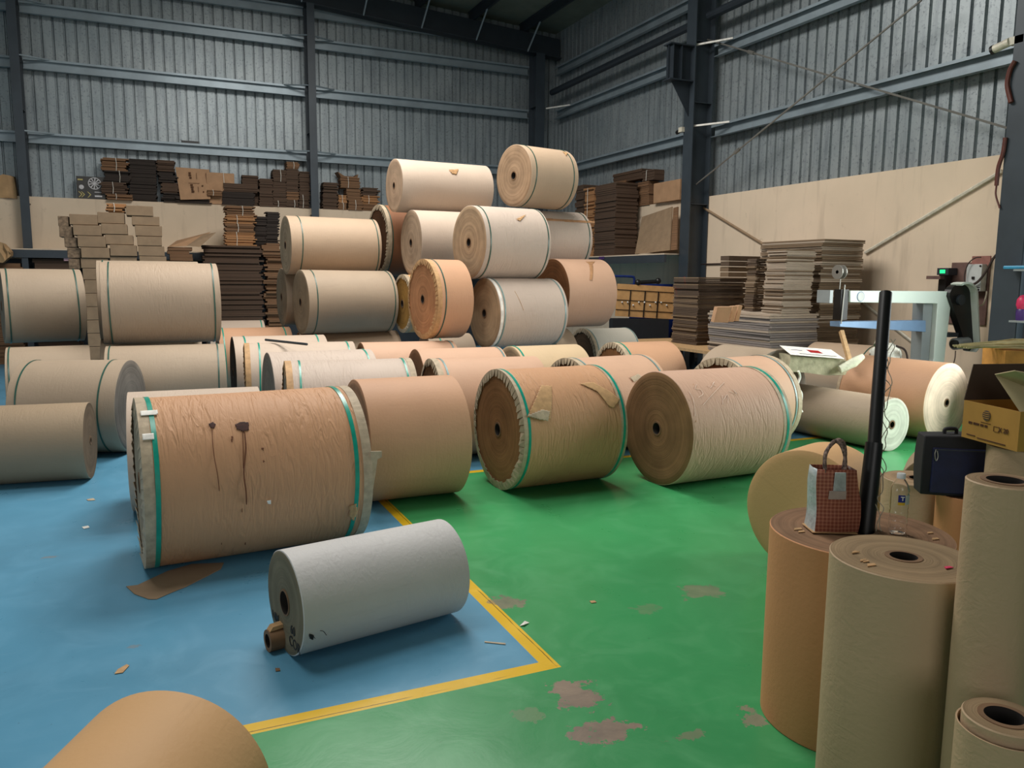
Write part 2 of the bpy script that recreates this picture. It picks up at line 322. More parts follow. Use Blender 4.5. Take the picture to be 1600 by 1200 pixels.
# ---------------------------------------------------------------- paper reels
class Reel: pass
def reel(label, x, y, z, yaw, R, L, key='kraft', straps=(), crimp='', face=None, bands=(), hub=.045, core_out=.012, group='paper reels in the store', strapmat='teal', dent=0., seed=None, cat='paper roll', pitch=0.):
    rnd = random.Random(seed if seed is not None else int(x*1000)+int(y*77)+int(z*13))
    root = empty('paper_reel', (x, y, z-R), yaw, label, cat, group)
    if pitch: root.rotation_euler = (0, pitch, yaw)
    W_, Fm = pm(key); Fm = fm(face) if face else Fm
    bm = bmesh.new(); h = L/2; ns = 26
    ph = [rnd.uniform(0, 6.28) for _ in range(4)]
    def wob(s, a): return .0022*math.sin(3*a+ph[0]+s*2)+.0016*math.sin(7*a+ph[1]-s*5)+dent*math.exp(-((a-1.0)/.35)**2-((s)/.25)**2)
    rr = [hub+core_out+(R-hub-core_out)*k/7 for k in range(8)]
    fb = [rnd.uniform(-.0025, .0025) for _ in range(9)]
    prof = [(-h+(fb[i] if 0 < i < 7 else 0), r) for i, r in enumerate(rr[:-1])]+[(-h, R-.004), (-h+.003, R)]
    m = [1]*(len(prof)-2)+[0]
    for k in range(1, ns): prof.append((-h+L*k/ns, R)); m.append(0)
    back = [(h-.003, R), (h, R-.004)]+[(h-(fb[i] if 0 < i < 7 else 0), r) for i, r in reversed(list(enumerate(rr[:-1])))]
    prof += back; m += [0, 0]+[1]*(len(back)-2)
    m = m[:len(prof)-1]
    prof += []
    lathe(bm, prof, 72, mis=m+[1], close=False, wob=lambda s, a: wob(s, a))
    b = obj('wound_paper', bm, [W_, Fm], root, (0, 0, R), smooth=True)
    bm = bmesh.new(); ho = hub+core_out
    lathe(bm, [(-h-.004, hub), (-h-.004, ho+.001), (h+.004, ho+.001), (h+.004, hub)], 32, mis=[0, 0, 0, 1], close=True)
    obj('core_tube', bm, [MT['core'], MT['dark']], root, (0, 0, R), smooth=True)
    for s in straps:
        bm = bmesh.new(); w = (.0065 if strapmat == 'tealdim' else .008) if isinstance(s, (int, float)) else s[1]; s0 = s if isinstance(s, (int, float)) else s[0]
        p = rnd.uniform(0, 6); lathe(bm, [(s0-w, R*1.002+.001), (s0-w, R*1.004+.0035), (s0+w, R*1.004+.0035), (s0+w, R*1.002+.001)], 72, close=True, wob=lambda q, a: .0)
        for v in bm.verts: v.co.x += .006*math.sin(2*math.atan2(v.co.y, v.co.z)+p)
        obj('strap', bm, MT[strapmat], root, (0, 0, R), smooth=True)
    for (s0, s1, mk) in bands:
        bm = bmesh.new(); lathe(bm, [(s0, R*1.002+.0005), (s0, R*1.003+.0018), (s1, R*1.003+.0018), (s1, R*1.002+.0005)], 72, close=True); obj('edge_band', bm, MT[mk], root, (0, 0, R), smooth=True)
    for e in crimp:
        sg = -1 if e in 'Aa' else 1; mk = 'edge' if e in 'AB' else 'edgetan'
        bm = bmesh.new(); n = int(2*PI*R/.055)
        for k in range(n):
            a0 = 2*PI*k/n; a1 = 2*PI*(k+.93)/n; ri0 = R*(1-rnd.uniform(.10, .155)); ri1 = R*(1-rnd.uniform(.10, .16)); t = rnd.uniform(.004, .009); tt = t+rnd.uniform(.002, .010)
            q = lambda r, a, s: (sg*(h+s), -r*math.sin(a), r*math.cos(a))
            v = [q(R+.003, a0, .003), q(R+.003, a1, .003), q(ri1, a1, tt+.002), q(ri0, a0, t)]
            w = [q(R+.003, a0, .0005), q(R+.003, a1, .0005), q(ri1, a1, tt), q(ri0, a0, t-.002)]
            vs = [bm.verts.new(c) for c in v]; ws = [bm.verts.new(c) for c in w]
            bm.faces.new(vs); bm.faces.new(ws[::-1])
            for i in range(4): bm.faces.new((vs[i], ws[i], ws[(i+1) % 4], vs[(i+1) % 4]))
        lathe(bm, [(sg*(h-.05), R*1.002+.0005), (sg*(h-.05), R*1.003+.002), (sg*(h+.003), R*1.003+.0025), (sg*(h+.003), R*1.0+.0005)], 72, close=True)
        obj('folded_edge', bm, MT[mk], root, (0, 0, R))
    r = Reel(); r.root, r.R, r.L, r.c, r.yaw = root, R, L, np.array([x, y, z]), yaw
    return r
def hit(rl, px, py):
    """where a line of sight meets the reel's surface: distance along the axis, angle from the top"""
    d = ray(px, py); o = EYEP-rl.c; c, s = math.cos(rl.yaw), math.sin(rl.yaw)
    f = lambda v: np.array([v[0]*c+v[1]*s, -v[0]*s+v[1]*c, v[2]])
    d, o = f(d), f(o); A = d[1]**2+d[2]**2; B = o[1]*d[1]+o[2]*d[2]; D = B*B-A*(o[1]**2+o[2]**2-rl.R**2)
    t = (-B-math.sqrt(max(D, 0)))/A; p = o+d*t; return p[0], math.atan2(-p[1], p[2])
def patch(rl, pxs, mat, name, off=.003, step=.008, lift=0., curl=None):
    """piece of paper or mark lying on the reel's curved side"""
    P = [hit(rl, *p) for p in pxs]; R = rl.R; Q = [(s, a*R) for s, a in P]
    x0, x1 = min(q[0] for q in Q), max(q[0] for q in Q); y0, y1 = min(q[1] for q in Q), max(q[1] for q in Q)
    bm = bmesh.new(); vs = {}; nx = max(2, int((x1-x0)/step)); ny = max(2, int((y1-y0)/step))
    def V(i, j):
        if (i, j) not in vs:
            s = x0+(x1-x0)*i/nx; b = y0+(y1-y0)*j/ny; e = R*1.004+off+lift*(abs(math.sin(i*.7))*abs(math.cos(j*.5)))
            if curl: e += curl*((s-x0)/(x1-x0+1e-6))**2
            vs[(i, j)] = bm.verts.new((s, -e*math.sin(b/R), e*math.cos(b/R)))
        return vs[(i, j)]
    for i in range(nx):
        for j in range(ny):
            if inpoly(x0+(x1-x0)*(i+.5)/nx, y0+(y1-y0)*(j+.5)/ny, Q): bm.faces.new((V(i, j), V(i+1, j), V(i+1, j+1), V(i, j+1)))
    if not bm.faces: bm.free(); return
    o = obj(name, bm, mat, rl.root, (0, 0, R), smooth=True); sd = o.modifiers.new('thick', 'SOLIDIFY'); sd.thickness = .0012; sd.offset = 1; return o
def stroke(rl, pxs, mat, r=.0025, name='mark'):
    bm = bmesh.new(); L_ = []
    for p in pxs:
        s, a = hit(rl, *p); e = rl.R*1.004+.0015; L_.append((s, -e*math.sin(a), e*math.cos(a)))
    tube(bm, smoothpath(L_, 5) if len(L_) > 2 else L_, r, 5); return obj(name, bm, mat, rl.root, (0, 0, rl.R))

# ---- room shell -------------------------------------------------------------
XR, YB, ZP = 8.91, 17.5, 3.05
XL, YF, EAVE = -11., -8., 7.45
def floor_():
    yx0, yx1, yy0, yy1 = 1.398, 1.468, 2.734, 2.806
    xs = [XL, yx0, yx1, 4.2, XR+.5]; ys = [YF, yy0, yy1, 5.95, 6.02, YB+.5]
    bm = bmesh.new(); vs = {}
    for i, x in enumerate(xs):
        for j, y in enumerate(ys): vs[i, j] = bm.verts.new((x, y, 0))
    for i in range(len(xs)-1):
        for j in range(len(ys)-1):
            x, y = (xs[i]+xs[i+1])/2, (ys[j]+ys[j+1])/2
            if x < yx0 and y > yy1: mi = 1
            elif (x < yx1 and y > yy0): mi = 2
            elif y > 6.02: mi = 1 if x > yx1 else 0
            elif y > 5.95: mi = 2 if x > yx1 else 0
            else: mi = 0
            bm.faces.new((vs[i, j], vs[i+1, j], vs[i+1, j+1], vs[i, j+1])).material_index = mi
    pt = lambda x, y: tuple(fl(x, y)[:2])
    pa = [(*pt(905, 1090), .10, .10, 1), (*pt(945, 1142), .12, .07, 1), (*pt(786, 943), .10, .09, .8), (*pt(1095, 925), .12, .10, .6), (*pt(1180, 1125), .05, .07, .8), (*pt(1070, 1150), .07, .03, .6), (*pt(830, 1118), .05, .05, .35), (*pt(1010, 950), .06, .05, .3)]
    struct(obj('floor', bm, [epoxy('green_epoxy', srgb(62, 156, 94), pa), epoxy('blue_epoxy', srgb(94, 156, 188), [(*pt(80, 870), .05, .02, .5), (*pt(210, 1010), .04, .02, .4)]), epoxy('yellow_line_paint', srgb(236, 190, 34), [(*pt(770, 938), .05, .05, .7)], [(0, 1.452), (1, 2.752)])]), 'green and blue epoxy floor with yellow lines')
floor_()
def corrug(name, axis, fixed, a0, a1, z0, z1, out, rib=.19):
    bm = bmesh.new(); prof = []; a = a0
    while a < a1:
        prof += [(a, 0), (a+rib*.76, 0), (a+rib*.80, .03), (a+rib*.88, .03), (a+rib*.92, .006), (a+rib*.94, .022), (a+rib*.975, .022)]; a += rib
    prof.append((a1, 0))
    top = z1 if callable(z1) else (lambda q: z1); vs = []
    for q, d in prof:
        f = lambda z: (q, fixed+out*d, z) if axis == 'x' else (fixed+out*d, q, z)
        vs.append((bm.verts.new(f(z0)), bm.verts.new(f(top(q)))))
    for p, q in zip(vs, vs[1:]): bm.faces.new((p[0], q[0], q[1], p[1]))
    return struct(obj(name, bm, MT['sheet']))
roofz = lambda x: EAVE+(XR-x)*.07
corrug('wall_back_sheeting', 'x', YB+.30, XL, XR+.3, ZP-.05, lambda q: roofz(q), 1)
corrug('wall_right_sheeting', 'y', XR+.19, 4.4, YB+.3, ZP-.05, EAVE, 1)
def sbox(name, *a, mat='plaster'):
    bm = bmesh.new(); box(bm, *a); return struct(obj(name, bm, MT[mat]))
sbox('wall_back', XL, XR+.4, YB, YB+.36, 0, ZP)
sbox('wall_right', XR, XR+.36, 5.2, YB, 0, ZP)
# dark steel-sheeted sides the photo only sees in reflections and shade
sbox('wall_left', XL-.2, XL, YF, YB+.36, 0, 8.8, mat='sheet')
def roof():
    bm = bmesh.new(); v = [bm.verts.new(p) for p in ((XL, YF, roofz(XL)), (XR+.4, YF, roofz(XR+.4)), (XR+.4, YB+.4, roofz(XR+.4)), (XL, YB+.4, roofz(XL)))]; w = [bm.verts.new(q.co+Vector((0, 0, .06))) for q in v]
    bm.faces.new(v[::-1]); bm.faces.new(w)
    for i in range(4): bm.faces.new((v[i], v[(i+1) % 4], w[(i+1) % 4], w[i]))
    struct(obj('ceiling', bm, MT['roof']))
roof()
PX = [8.13, 6.85, 5.57, 4.29, 3.01, 1.73, .45, -.83, -2.11, -3.39]
for i, xx in enumerate(PX):
    bm = bmesh.new(); z = roofz(xx); prism(bm, [(xx-.03, z-.22), (xx+.03, z-.22), (xx+.03, z-.03), (xx+.06, z-.005), (xx-.06, z-.005), (xx-.03, z-.03)], YF, YB+.2)
    tag(obj('roof_purlin', bm, MT['darksteel']), 'dark steel purlin under the roof, %s from the right wall' % ['first', 'second', 'third', 'fourth', 'fifth', 'sixth', 'seventh', 'eighth', 'ninth', 'tenth'][i], 'roof beam', 'roof purlins')
bm = bmesh.new(); prism(bm, [(XL, roofz(XL)-.24), (XR+.1, roofz(XR)-.24), (XR+.1, roofz(XR)-.70), (XL, roofz(XL)-.70)], YB-.1, YB-.07)
prism(bm, [(XL, roofz(XL)-.68), (XR+.1, roofz(XR)-.68), (XR+.1, roofz(XR)-.70), (XL, roofz(XL)-.70)], YB-.22, YB+.05)
tag(obj('roof_rafter', bm, MT['darksteel']), 'deep dark steel rafter under the roof along the back wall', 'roof beam')
for k, xx in enumerate(PX[:5]):
    bm = bmesh.new(); tube(bm, [(xx, YB-.85, roofz(xx)-.20), (xx, YB-.20, roofz(xx)-.69)], .02, 6)
    tag(obj('fly_brace', bm, MT['girt']), 'thin pale brace from rafter to roof purlin, %s from the right wall' % ['first', 'second', 'third', 'fourth', 'fifth'][k], 'brace')

# columns: H sections with flange to the room
def hcol(label, x, y, wx, z1, axis):
    bm = bmesh.new(); w, d, t = wx/2, .40, .016
    if axis == 'y':   # on the back wall
        box(bm, x-w, x+w, y, y+t, 0, z1); box(bm, x-.006, x+.006, y+t, y+d, 0, z1); box(bm, x-w, x+w, y+d-t, y+d, 0, z1)
    else:
        box(bm, x, x+t, y-w, y+w, 0, z1); box(bm, x+t, x+d, y-.006, y+.006, 0, z1); box(bm, x+d-t, x+d, y-w, y+w, 0, z1)
    # stiffener plates
    for z in (2.9, 4.6, 5.6):
        if axis == 'x': box(bm, x+t, x+d-t, y-w*.9, y+w*.9, z, z+.012)
        else: box(bm, x-w*.9, x+w*.9, y+t, y+d-t, z, z+.012)
    return tag(obj('steel_column', bm, MT['col']), label, 'column')
cl = onY(38, 319, YB-.25); cm = onY(492.5, 319, YB-.25)
hcol('blue-grey steel column on the back wall at the left edge of the photo', -2.115, YB-.25, .15, roofz(-2)-.7, 'y')
hcol('blue-grey steel column in the middle of the back wall', 3.175, YB-.25, .155, roofz(3)-.7, 'y')
hcol('dark steel column in the back corner, its face to the room', 8.42, YB-.30, .22, roofz(8.4)-.7, 'y')
hcol('blue-grey steel column on the right wall carrying the bracket', 8.5, 11.57, .26, EAVE-.1, 'x')
hcol('large near steel column at the right edge of the photo', 8.5, 5.72, .30, EAVE-.1, 'x')
for (x, y, ax) in ((-2.1, YB-.255, 0), (3.18, YB-.255, 0)):
    pass
# girts
def girt_b(x0, x1, z, label):
    bm = bmesh.new(); Y = YB+.16
    box(bm, x0, x1, Y-.006, Y, z-.20, z); box(bm, x0, x1, Y-.09, Y-.006, z-.008, z); box(bm, x0, x1, Y-.09, Y-.082, z-.04, z-.008); box(bm, x0, x1, Y-.09, Y-.006, z-.20, z-.192)
    box(bm, x0, x1, Y, Y+.16, z-.02, z)
    o = tag(obj('wall_girt', bm, MT['girt']), label, 'girt', 'girts on the back wall'); return o
def girt_r(y0, y1, z, label):
    bm = bmesh.new(); X = XR+.06
    box(bm, X-.006, X, y0, y1, z-.20, z); box(bm, X-.09, X-.006, y0, y1, z-.008, z); box(bm, X-.09, X-.082, y0, y1, z-.04, z-.008); box(bm, X-.09, X-.006, y0, y1, z-.20, z-.192)
    box(bm, X, X+.15, y0, y1, z-.02, z)
    o = tag(obj('wall_girt', bm, MT['girt']), label, 'girt', 'girts on the right wall'); return o
lv = {4.24: 'lowest', 5.57: 'second', 6.56: 'third', 7.18: 'topmost'}
for z, w in lv.items():
    for x0, x1, b in ((XL, -2.2, 'left of the left column'), (-2.03, 3.09, 'between the left and middle columns'), (3.26, 8.30, 'right of the middle column')):
        girt_b(x0, x1, z, '%s steel girt on the back wall %s' % (w, b))
    if z < 7:
        for y0, y1, b in ((11.71, YB-.1, 'between the corner and the bracket column'), (5.9, 11.43, 'between the bracket column and the near column')):
            girt_r(y0, y1, z, '%s steel girt on the right wall %s' % (w, b))
# slanting flange braces where girts meet columns
bm = bmesh.new()
for x, z in ((-2.115, 4.24), (-2.115, 5.57), (-2.115, 6.56), (3.175, 4.24), (3.175, 5.57), (3.175, 6.56)):
    o = bmesh.new()
    for s in (-1, 1):
        if x < 0 and s < 0: continue
        tube(o, [(x+s*.05, YB-.22, z-.03), (x+s*.52, YB+.07, z-.01)], .017, 4)
    tag(obj('flange_brace', o, MT['girt']), 'pale angle brace at the %s girt of the %s column' % ({4.24: 'lowest', 5.57: 'second', 6.56: 'third'}[z], 'left' if x < 0 else 'middle'), 'brace', 'angle braces on the back wall columns')
for y, z, w in ((11.57, 4.24, 'lowest'), (11.57, 5.57, 'second'), (YB-.3, 4.24, 'lowest corner'), (YB-.3, 5.57, 'second corner')):
    o = bmesh.new(); X0 = 8.56; tube(o, [(X0, y-.03, z-.02), (XR-.03, y-.62, z-.02)], .02, 4)
    tag(obj('flange_brace', o, MT['white']), 'short whitish angle brace at the %s girt on the right wall side' % w, 'brace', 'angle braces on the right wall columns')
bm.free()
# long crane-strut pipe high on the right wall
bm = bmesh.new(); tube(bm, [(8.72, 11.7, 5.98), (8.72, YB-.3, 5.93)], .07, 10)
tag(obj('steel_strut', bm, MT['darksteel']), 'dark round strut high on the right wall between girts', 'beam')
bm = bmesh.new(); tube(bm, [(8.72, 5.9, 6.0), (8.72, 11.4, 6.0)], .07, 10)
tag(obj('steel_strut', bm, MT['darksteel']), 'dark round strut above the crossed rods near the top right', 'beam')
# bracket on the column
bm = bmesh.new(); y = 11.57
box(bm, 8.02, 8.495, y-.11, y+.11, 5.50, 5.52); box(bm, 8.02, 8.495, y-.11, y+.11, 4.93, 4.95); box(bm, 8.08, 8.09, y-.1, y+.1, 4.95, 5.5); box(bm, 8.25, 8.26, y-.1, y+.1, 4.95, 5.5); box(bm, 8.04, 8.495, y-.006, y+.006, 4.95, 5.5)
prism(bm, [(8.12, 4.93), (8.495, 4.93), (8.495, 4.38)], y-.008, y+.008)
tag(obj('steel_bracket', bm, MT['darksteel']), 'dark steel bracket with a triangular gusset on the right wall column', 'bracket')
# crossed rods
def rod(p, q, X, label, r=.014, mat='rod'):
    bm = bmesh.new(); a, b = onX(*p, X), onX(*q, X); tube(bm, [a, b], r, 6)
    m = a+(b-a)*.24; tube(bm, [m-(b-a)*.012, m+(b-a)*.012], r*2.2, 6)
    return tag(obj('tie_rod', bm, MT[mat]), label, 'tie rod')
rod((1088, 288), (1440, 0), 8.66, 'bare tie rod rising to the right across the right wall sheeting')
rod((1092, 58), (1574, 200), 8.83, 'bare tie rod falling to the right across the right wall sheeting')
def conduit(pts, label, r=.02, X=XR-.02, mat='plaster'):
    bm = bmesh.new(); tube(bm, [onX(*p, X) for p in pts], r, 6); return tag(obj('wall_conduit', bm, MT[mat]), label, 'pipe')
conduit([(1082, 314), (1200, 386)], 'cream diagonal pipe falling right behind the tall sheet stack', .022, mat='carddull')
conduit([(1352, 395), (1566, 267)], 'cream diagonal pipe rising right on the plaster wall', .024, mat='cream')
conduit([(1345, 470), (1440, 545)], 'cream diagonal pipe behind the white machine, falling right', .022, mat='cream')
conduit([(1092, 413), (1165, 411)], 'thin dark cable along the wall above the dark sheet stack', .012, mat='cable')
# column-bolt, stick on girt
bm = bmesh.new(); box(bm, 0.62, .95, YB+.07, YB+.12, 4.24, 4.285); tag(obj('steel_offcut', bm, MT['black']), 'small black offcut lying on the lowest back wall girt', 'offcut')

# ---- storage shelves (slab with steel edge beam) -----------------------------
SZ = 2.06
def shelf(name, label, x0, x1, y0, y1, front):
    r = empty(name, ((x0+x1)/2, (y0+y1)/2, SZ-.13), 0, label, 'shelf'); cx, cy = (x0+x1)/2, (y0+y1)/2
    bm = bmesh.new(); box(bm, x0-cx, x1-cx, y0-cy, y1-cy, .11, .13); obj('slab', bm, MT['plaster'], r)
    bm = bmesh.new()
    if front == 'y': box(bm, x0-cx, x1-cx, y0-cy, y0-cy+.05, -.03, .11)
    else: box(bm, x0-cx, x0-cx+.05, y0-cy, y1-cy, -.03, .11)
    obj('edge_beam', bm, MT['col'], r)
    return r
shelf('storage_shelf', 'blue-grey steel-edged storage shelf along the back wall', -7.5, 7.9, YB-.9, YB-.0, 'y')
shelf('storage_shelf', 'blue-grey steel-edged shelf on the right wall before the bracket column', 8.2, XR, 11.72, YB-.95, 'x')
# dark sheet standing in for the shade on the wall below the shelf
for k, (x0, x1) in enumerate(((-7.4, 8.0),)):
    bm = bmesh.new(); box(bm, x0, x1, YB-.05, YB-.005, 0.02, SZ-.17); tag(obj('under_shelf_shade', bm, MT['darksteel']), 'dark sheet standing in for the shade under the back wall shelf', 'shade sheet')
for x in (-2.1, .5, 3.2, 5.8):
    bm = bmesh.new(); box(bm, x-.05, x+.05, YB-.88, YB-.80, 0, SZ-.16); tag(obj('shelf_post', bm, MT['col']), 'blue-grey steel post under the front edge of the back shelf', 'post', 'posts under the back shelf')

# ---- cardboard helpers ---------------------------------------------------------
def layers_mesh(w, d, h, n, jit, curve=0.):
    bm = bmesh.new(); t = h/n
    for i in range(n):
        jx, jy = random.uniform(-jit, jit), random.uniform(-jit, jit); a = random.uniform(-jit, jit)
        box(bm, -w/2+jx, w/2+jx+a, -d/2+jy, d/2+jy, i*t+.001, (i+1)*t-.001)
    return bm
def bundle(x0, x1, z0, z1, y0, d, mat, label, group, twine=True, tilt=0., n=None, jit=.012, rz=0.):
    w = x1-x0; h = z1-z0; cx = (x0+x1)/2
    r = empty('cardboard_bundle', (cx, y0+d/2, z0), rz, label, 'cardboard bundle', group)
    if tilt: r.rotation_euler = (0, tilt, rz)
    obj('flattened_cartons', layers_mesh(w, d, h, n or max(3, int(h/.022)), jit), MT[mat], r)
    if twine:
        bm = bmesh.new(); s = random.uniform(-.15, .15)*w; e = .004+jit
        tube(bm, [(s, -d/2-e, 0), (s+.01, -d/2-e, h*.5), (s, -d/2-e, h+.003), (s, d/2+e, h+.003), (s, d/2+e, 0)], .0055, 5); obj('twine', bm, MT['twine'], r)
    return r
ORD = ['topmost', 'second', 'third', 'fourth', 'fifth', 'sixth', 'seventh']
def column_of(px0, px1, ys, Y, d, mat, desc, group, twine=True, jit=.014, zmin=None, shift=()):
    for i, (a, b) in enumerate(zip(ys, ys[1:])):
        dx = shift[i] if i < len(shift) else 0
        p = onY((px0+px1)/2, a, Y); q = onY((px0+px1)/2, b, Y); l = onY(px0+dx, b, Y)[0]; r = onY(px1+dx, b, Y)[0]
        z0 = q[2]; z1 = p[2]
        if zmin is not None and i == len(ys)-2: z0 = zmin
        o = ORD[i]
        bundle(l, r, z0+.001, z1-.001, Y, d, mat if isinstance(mat, str) else mat[i % len(mat)], '%s bundle %s' % (o, desc), group, twine if isinstance(twine, bool) else twine[i], jit=jit)
G1 = 'cardboard bundles on the back wall ledge'
YL = YB-.02; DL = .30
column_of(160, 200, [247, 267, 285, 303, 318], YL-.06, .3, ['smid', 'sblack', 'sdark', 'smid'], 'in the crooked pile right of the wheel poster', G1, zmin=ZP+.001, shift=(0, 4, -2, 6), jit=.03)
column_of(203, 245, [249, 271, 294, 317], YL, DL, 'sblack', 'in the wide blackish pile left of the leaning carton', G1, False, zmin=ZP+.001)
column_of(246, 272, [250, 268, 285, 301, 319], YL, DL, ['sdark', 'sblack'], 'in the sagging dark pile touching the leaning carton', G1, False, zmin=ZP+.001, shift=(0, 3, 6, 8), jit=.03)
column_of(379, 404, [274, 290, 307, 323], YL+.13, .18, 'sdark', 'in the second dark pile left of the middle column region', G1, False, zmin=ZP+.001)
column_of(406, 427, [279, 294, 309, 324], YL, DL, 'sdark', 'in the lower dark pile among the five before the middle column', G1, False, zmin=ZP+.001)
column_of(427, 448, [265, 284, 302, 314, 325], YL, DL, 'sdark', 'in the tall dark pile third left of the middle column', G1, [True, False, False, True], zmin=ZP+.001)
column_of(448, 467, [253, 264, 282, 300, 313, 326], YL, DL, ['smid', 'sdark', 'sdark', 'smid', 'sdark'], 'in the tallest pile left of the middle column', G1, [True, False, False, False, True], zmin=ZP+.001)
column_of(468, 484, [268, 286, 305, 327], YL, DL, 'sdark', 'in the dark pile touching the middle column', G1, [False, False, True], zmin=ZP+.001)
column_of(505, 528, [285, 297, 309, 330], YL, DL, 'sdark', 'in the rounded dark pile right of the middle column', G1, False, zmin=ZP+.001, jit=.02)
column_of(529, 542, [305, 317, 331], YL, DL, ['stan', 'smid'], 'in the small pile beside the rounded dark pile', G1, True, zmin=ZP+.001)
column_of(528+4, 562, [277, 294], YL+.02, DL-.05, 'smid', 'under the open tray on the ledge right of the middle column', G1, True)
column_of(543, 565, [295, 313, 333], YL-.02, DL, 'smid', 'in the leaning brown pile below the open tray', G1, [False, True], zmin=ZP+.001, shift=(-1, 2))
column_of(566, 591, [293, 306, 319, 334], YL, DL, ['sdark', 'stan', 'smid'], 'in the brown pile left of the top reels', G1, [False, True, False], zmin=ZP+.001, jit=.03)
# open tray on top
p = onY(545, 277, YL); r = empty('carton_tray', (p[0], YL+.14, p[2]+.003), .1, 'open brown cardboard tray on top of the ledge pile right of the middle column', 'tray')
bm = bmesh.new(); prism(bm, [(-.19, 0), (.19, 0), (.21, .08), (.12, .02), (-.10, .02), (-.25, .10)], -.12, .12); obj('tray_body', bm, MT['smid'], r)
# dark long flats piled at 350-415
column_of(350, 404, [287, 300], YL-.04, .15, 'sdark', 'lying wide on the dark pile right of the two tan cartons', G1, False)
column_of(348, 398, [300, 324], YL-.04, .15, 'sblack', 'wide and black at the foot right of the two tan cartons', G1, False, zmin=ZP+.001)
column_of(325, 347, [297, 306], YL-.12, .10, 'smid', 'small, in front of the squat tan carton', G1, True)
# leaning flat cartons with print
def panel(name, label, cat, quad, Y, mat, th=.012, lean=.12, back=None):
    """flat board leaning back, from four image corners, given its own plane"""
    top = [onY(*q, Y+lean) for q in quad[:2]]; bot = [onY(*q, Y) for q in quad[2:]]
    c = bot[0]; r = empty(name, tuple(c), 0, label, cat); bm = bmesh.new(); n = np.array([0, 1, 0])
    v = [bm.verts.new(p-c) for p in (*bot, *top)]; w = [bm.verts.new(p-c+n*th) for p in (*bot, *top)]
    bm.faces.new(v); bm.faces.new(w[::-1])
    for i in range(4): bm.faces.new((v[i], w[i], w[(i+1) % 4], v[(i+1) % 4]))
    obj('board', bm, MT[mat], r)
    return r, [p-c for p in (*bot, *top)]
def on_panel(q, u, v, off=.004):   # bot0 bot1 top0 top1 (bot0=right? order given)
    b0, b1, t1, t0 = q; p = (b0*(1-u)+b1*u)*(1-v)+(t0*(1-u)+t1*u)*v; return p+np.array([0, -off, 0])
r, q = panel('leaning_carton', 'large flattened tan carton with dark print leaning on the ledge', 'carton', [(327, 265), (274, 261), (282, 312), (329, 311)], YL-.1, 'card', .03, .2)
for (u, v, w, h) in ((.40, .84, .07, .05), (.40, .77, .08, .05), (.41, .69, .07, .06), (.42, .46, .08, .05), (.43, .39, .09, .05), (.43, .32, .07, .05), (.44, .25, .09, .06), (.60, .75, .012, .20), (.62, .32, .012, .18), (.76, .44, .05, .04), (.78, .24, .05, .04), (.5, .52, .34, .012)):
    bm = bmesh.new(); vs = [bm.verts.new(on_panel(q, u+a*w, v+b*h, .02)) for a, b in ((-.5, -.5), (.5, -.5), (.5, .5), (-.5, .5))]; bm.faces.new(vs); obj('printed_mark', bm, MT['boxprint'], r)
bm = layers_mesh(.62, .28, .13, 6, .03); p = onY(303, 322, YL-.06); tag(obj('cardboard_pile', bm, MT['sblack'], None, (p[0], YL+.08, ZP+.001)), 'loose black cardboard pile under the leaning tan carton', 'cardboard')
def carton(label, x0, x1, y0, y1, z0, z1, mat='card', name='carton', flaps=True, seam=True, group=None, rz=0.):
    cx, cy = (x0+x1)/2, (y0+y1)/2; r = empty(name, (cx, cy, z0), rz, label, 'carton', group); bm = bmesh.new()
    box(bm, x0-cx+.004, x1-cx-.004, y0-cy, y1-cy, 0, z1-z0-.005, jit=.004); obj('carton_body', bm, MT[mat], r, bevel=.007)
    if seam:
        bm = bmesh.new(); box(bm, x0-cx-.003, x1-cx+.003, -.02, .02, z1-z0, z1-z0+.0015); obj('tape', bm, MT['tape'], r)
    return r
p0 = onY(324, 321, YL); p1 = onY(366, 271, YL)
r = carton('squat tan carton tied with white twine beside the leaning printed carton', p0[0], p1[0], YL, YL+.28, ZP+.001, p1[2], 'card', seam=False)
bm = bmesh.new(); tube(bm, [(.08, -.15, .0), (.06, -.15, p1[2]-ZP), (.06, .15, p1[2]-ZP+.004)], .006, 5); obj('twine', bm, MT['twine'], r)
# wheel poster carton
p0 = onY(121, 315, YL); p1 = onY(163, 277, YL); w = p1[0]-p0[0]; h = p1[2]-ZP
r = empty('printed_carton', (p0[0], YL+.02, ZP+.001), 0, 'charcoal printed carton with a pale alloy wheel picture on the ledge', 'carton')
bm = bmesh.new(); box(bm, 0, w, 0, .22, 0, h); obj('carton_body', bm, MT['poster'], r, bevel=.003)
bm = bmesh.new(); wc = (w*.64, h*.70); R_ = h*.27
lathe(bm, [(0, R_*.88), (0, R_), (.004, R_), (.004, R_*.88)], 32, close=True)
for k in range(10):
    a = 2*PI*k/10+.2; d = Vector((0, math.cos(a), math.sin(a))); e = Vector((0, -math.sin(a), math.cos(a)))
    v = [d*.12*R_-e*.05*R_, d*.12*R_+e*.05*R_, d*.9*R_+e*.09*R_, d*.9*R_-e*.09*R_]; bm.faces.new([bm.verts.new(q+Vector((.004, 0, 0))) for q in v])
lathe(bm, [(.0041, 0.001), (.0041, R_*.16)], 16)
obj('wheel_picture', bm, MT['silver'], r, (wc[0], -.001, wc[1]), (0, 0, -PI/2))
bm = bmesh.new(); lathe(bm, [(.002, .001), (.002, h*.1)], 20); obj('tyre_picture', bm, MT['silver'], r, (w*.17, -.002, h*.52), (0, 0, -PI/2))
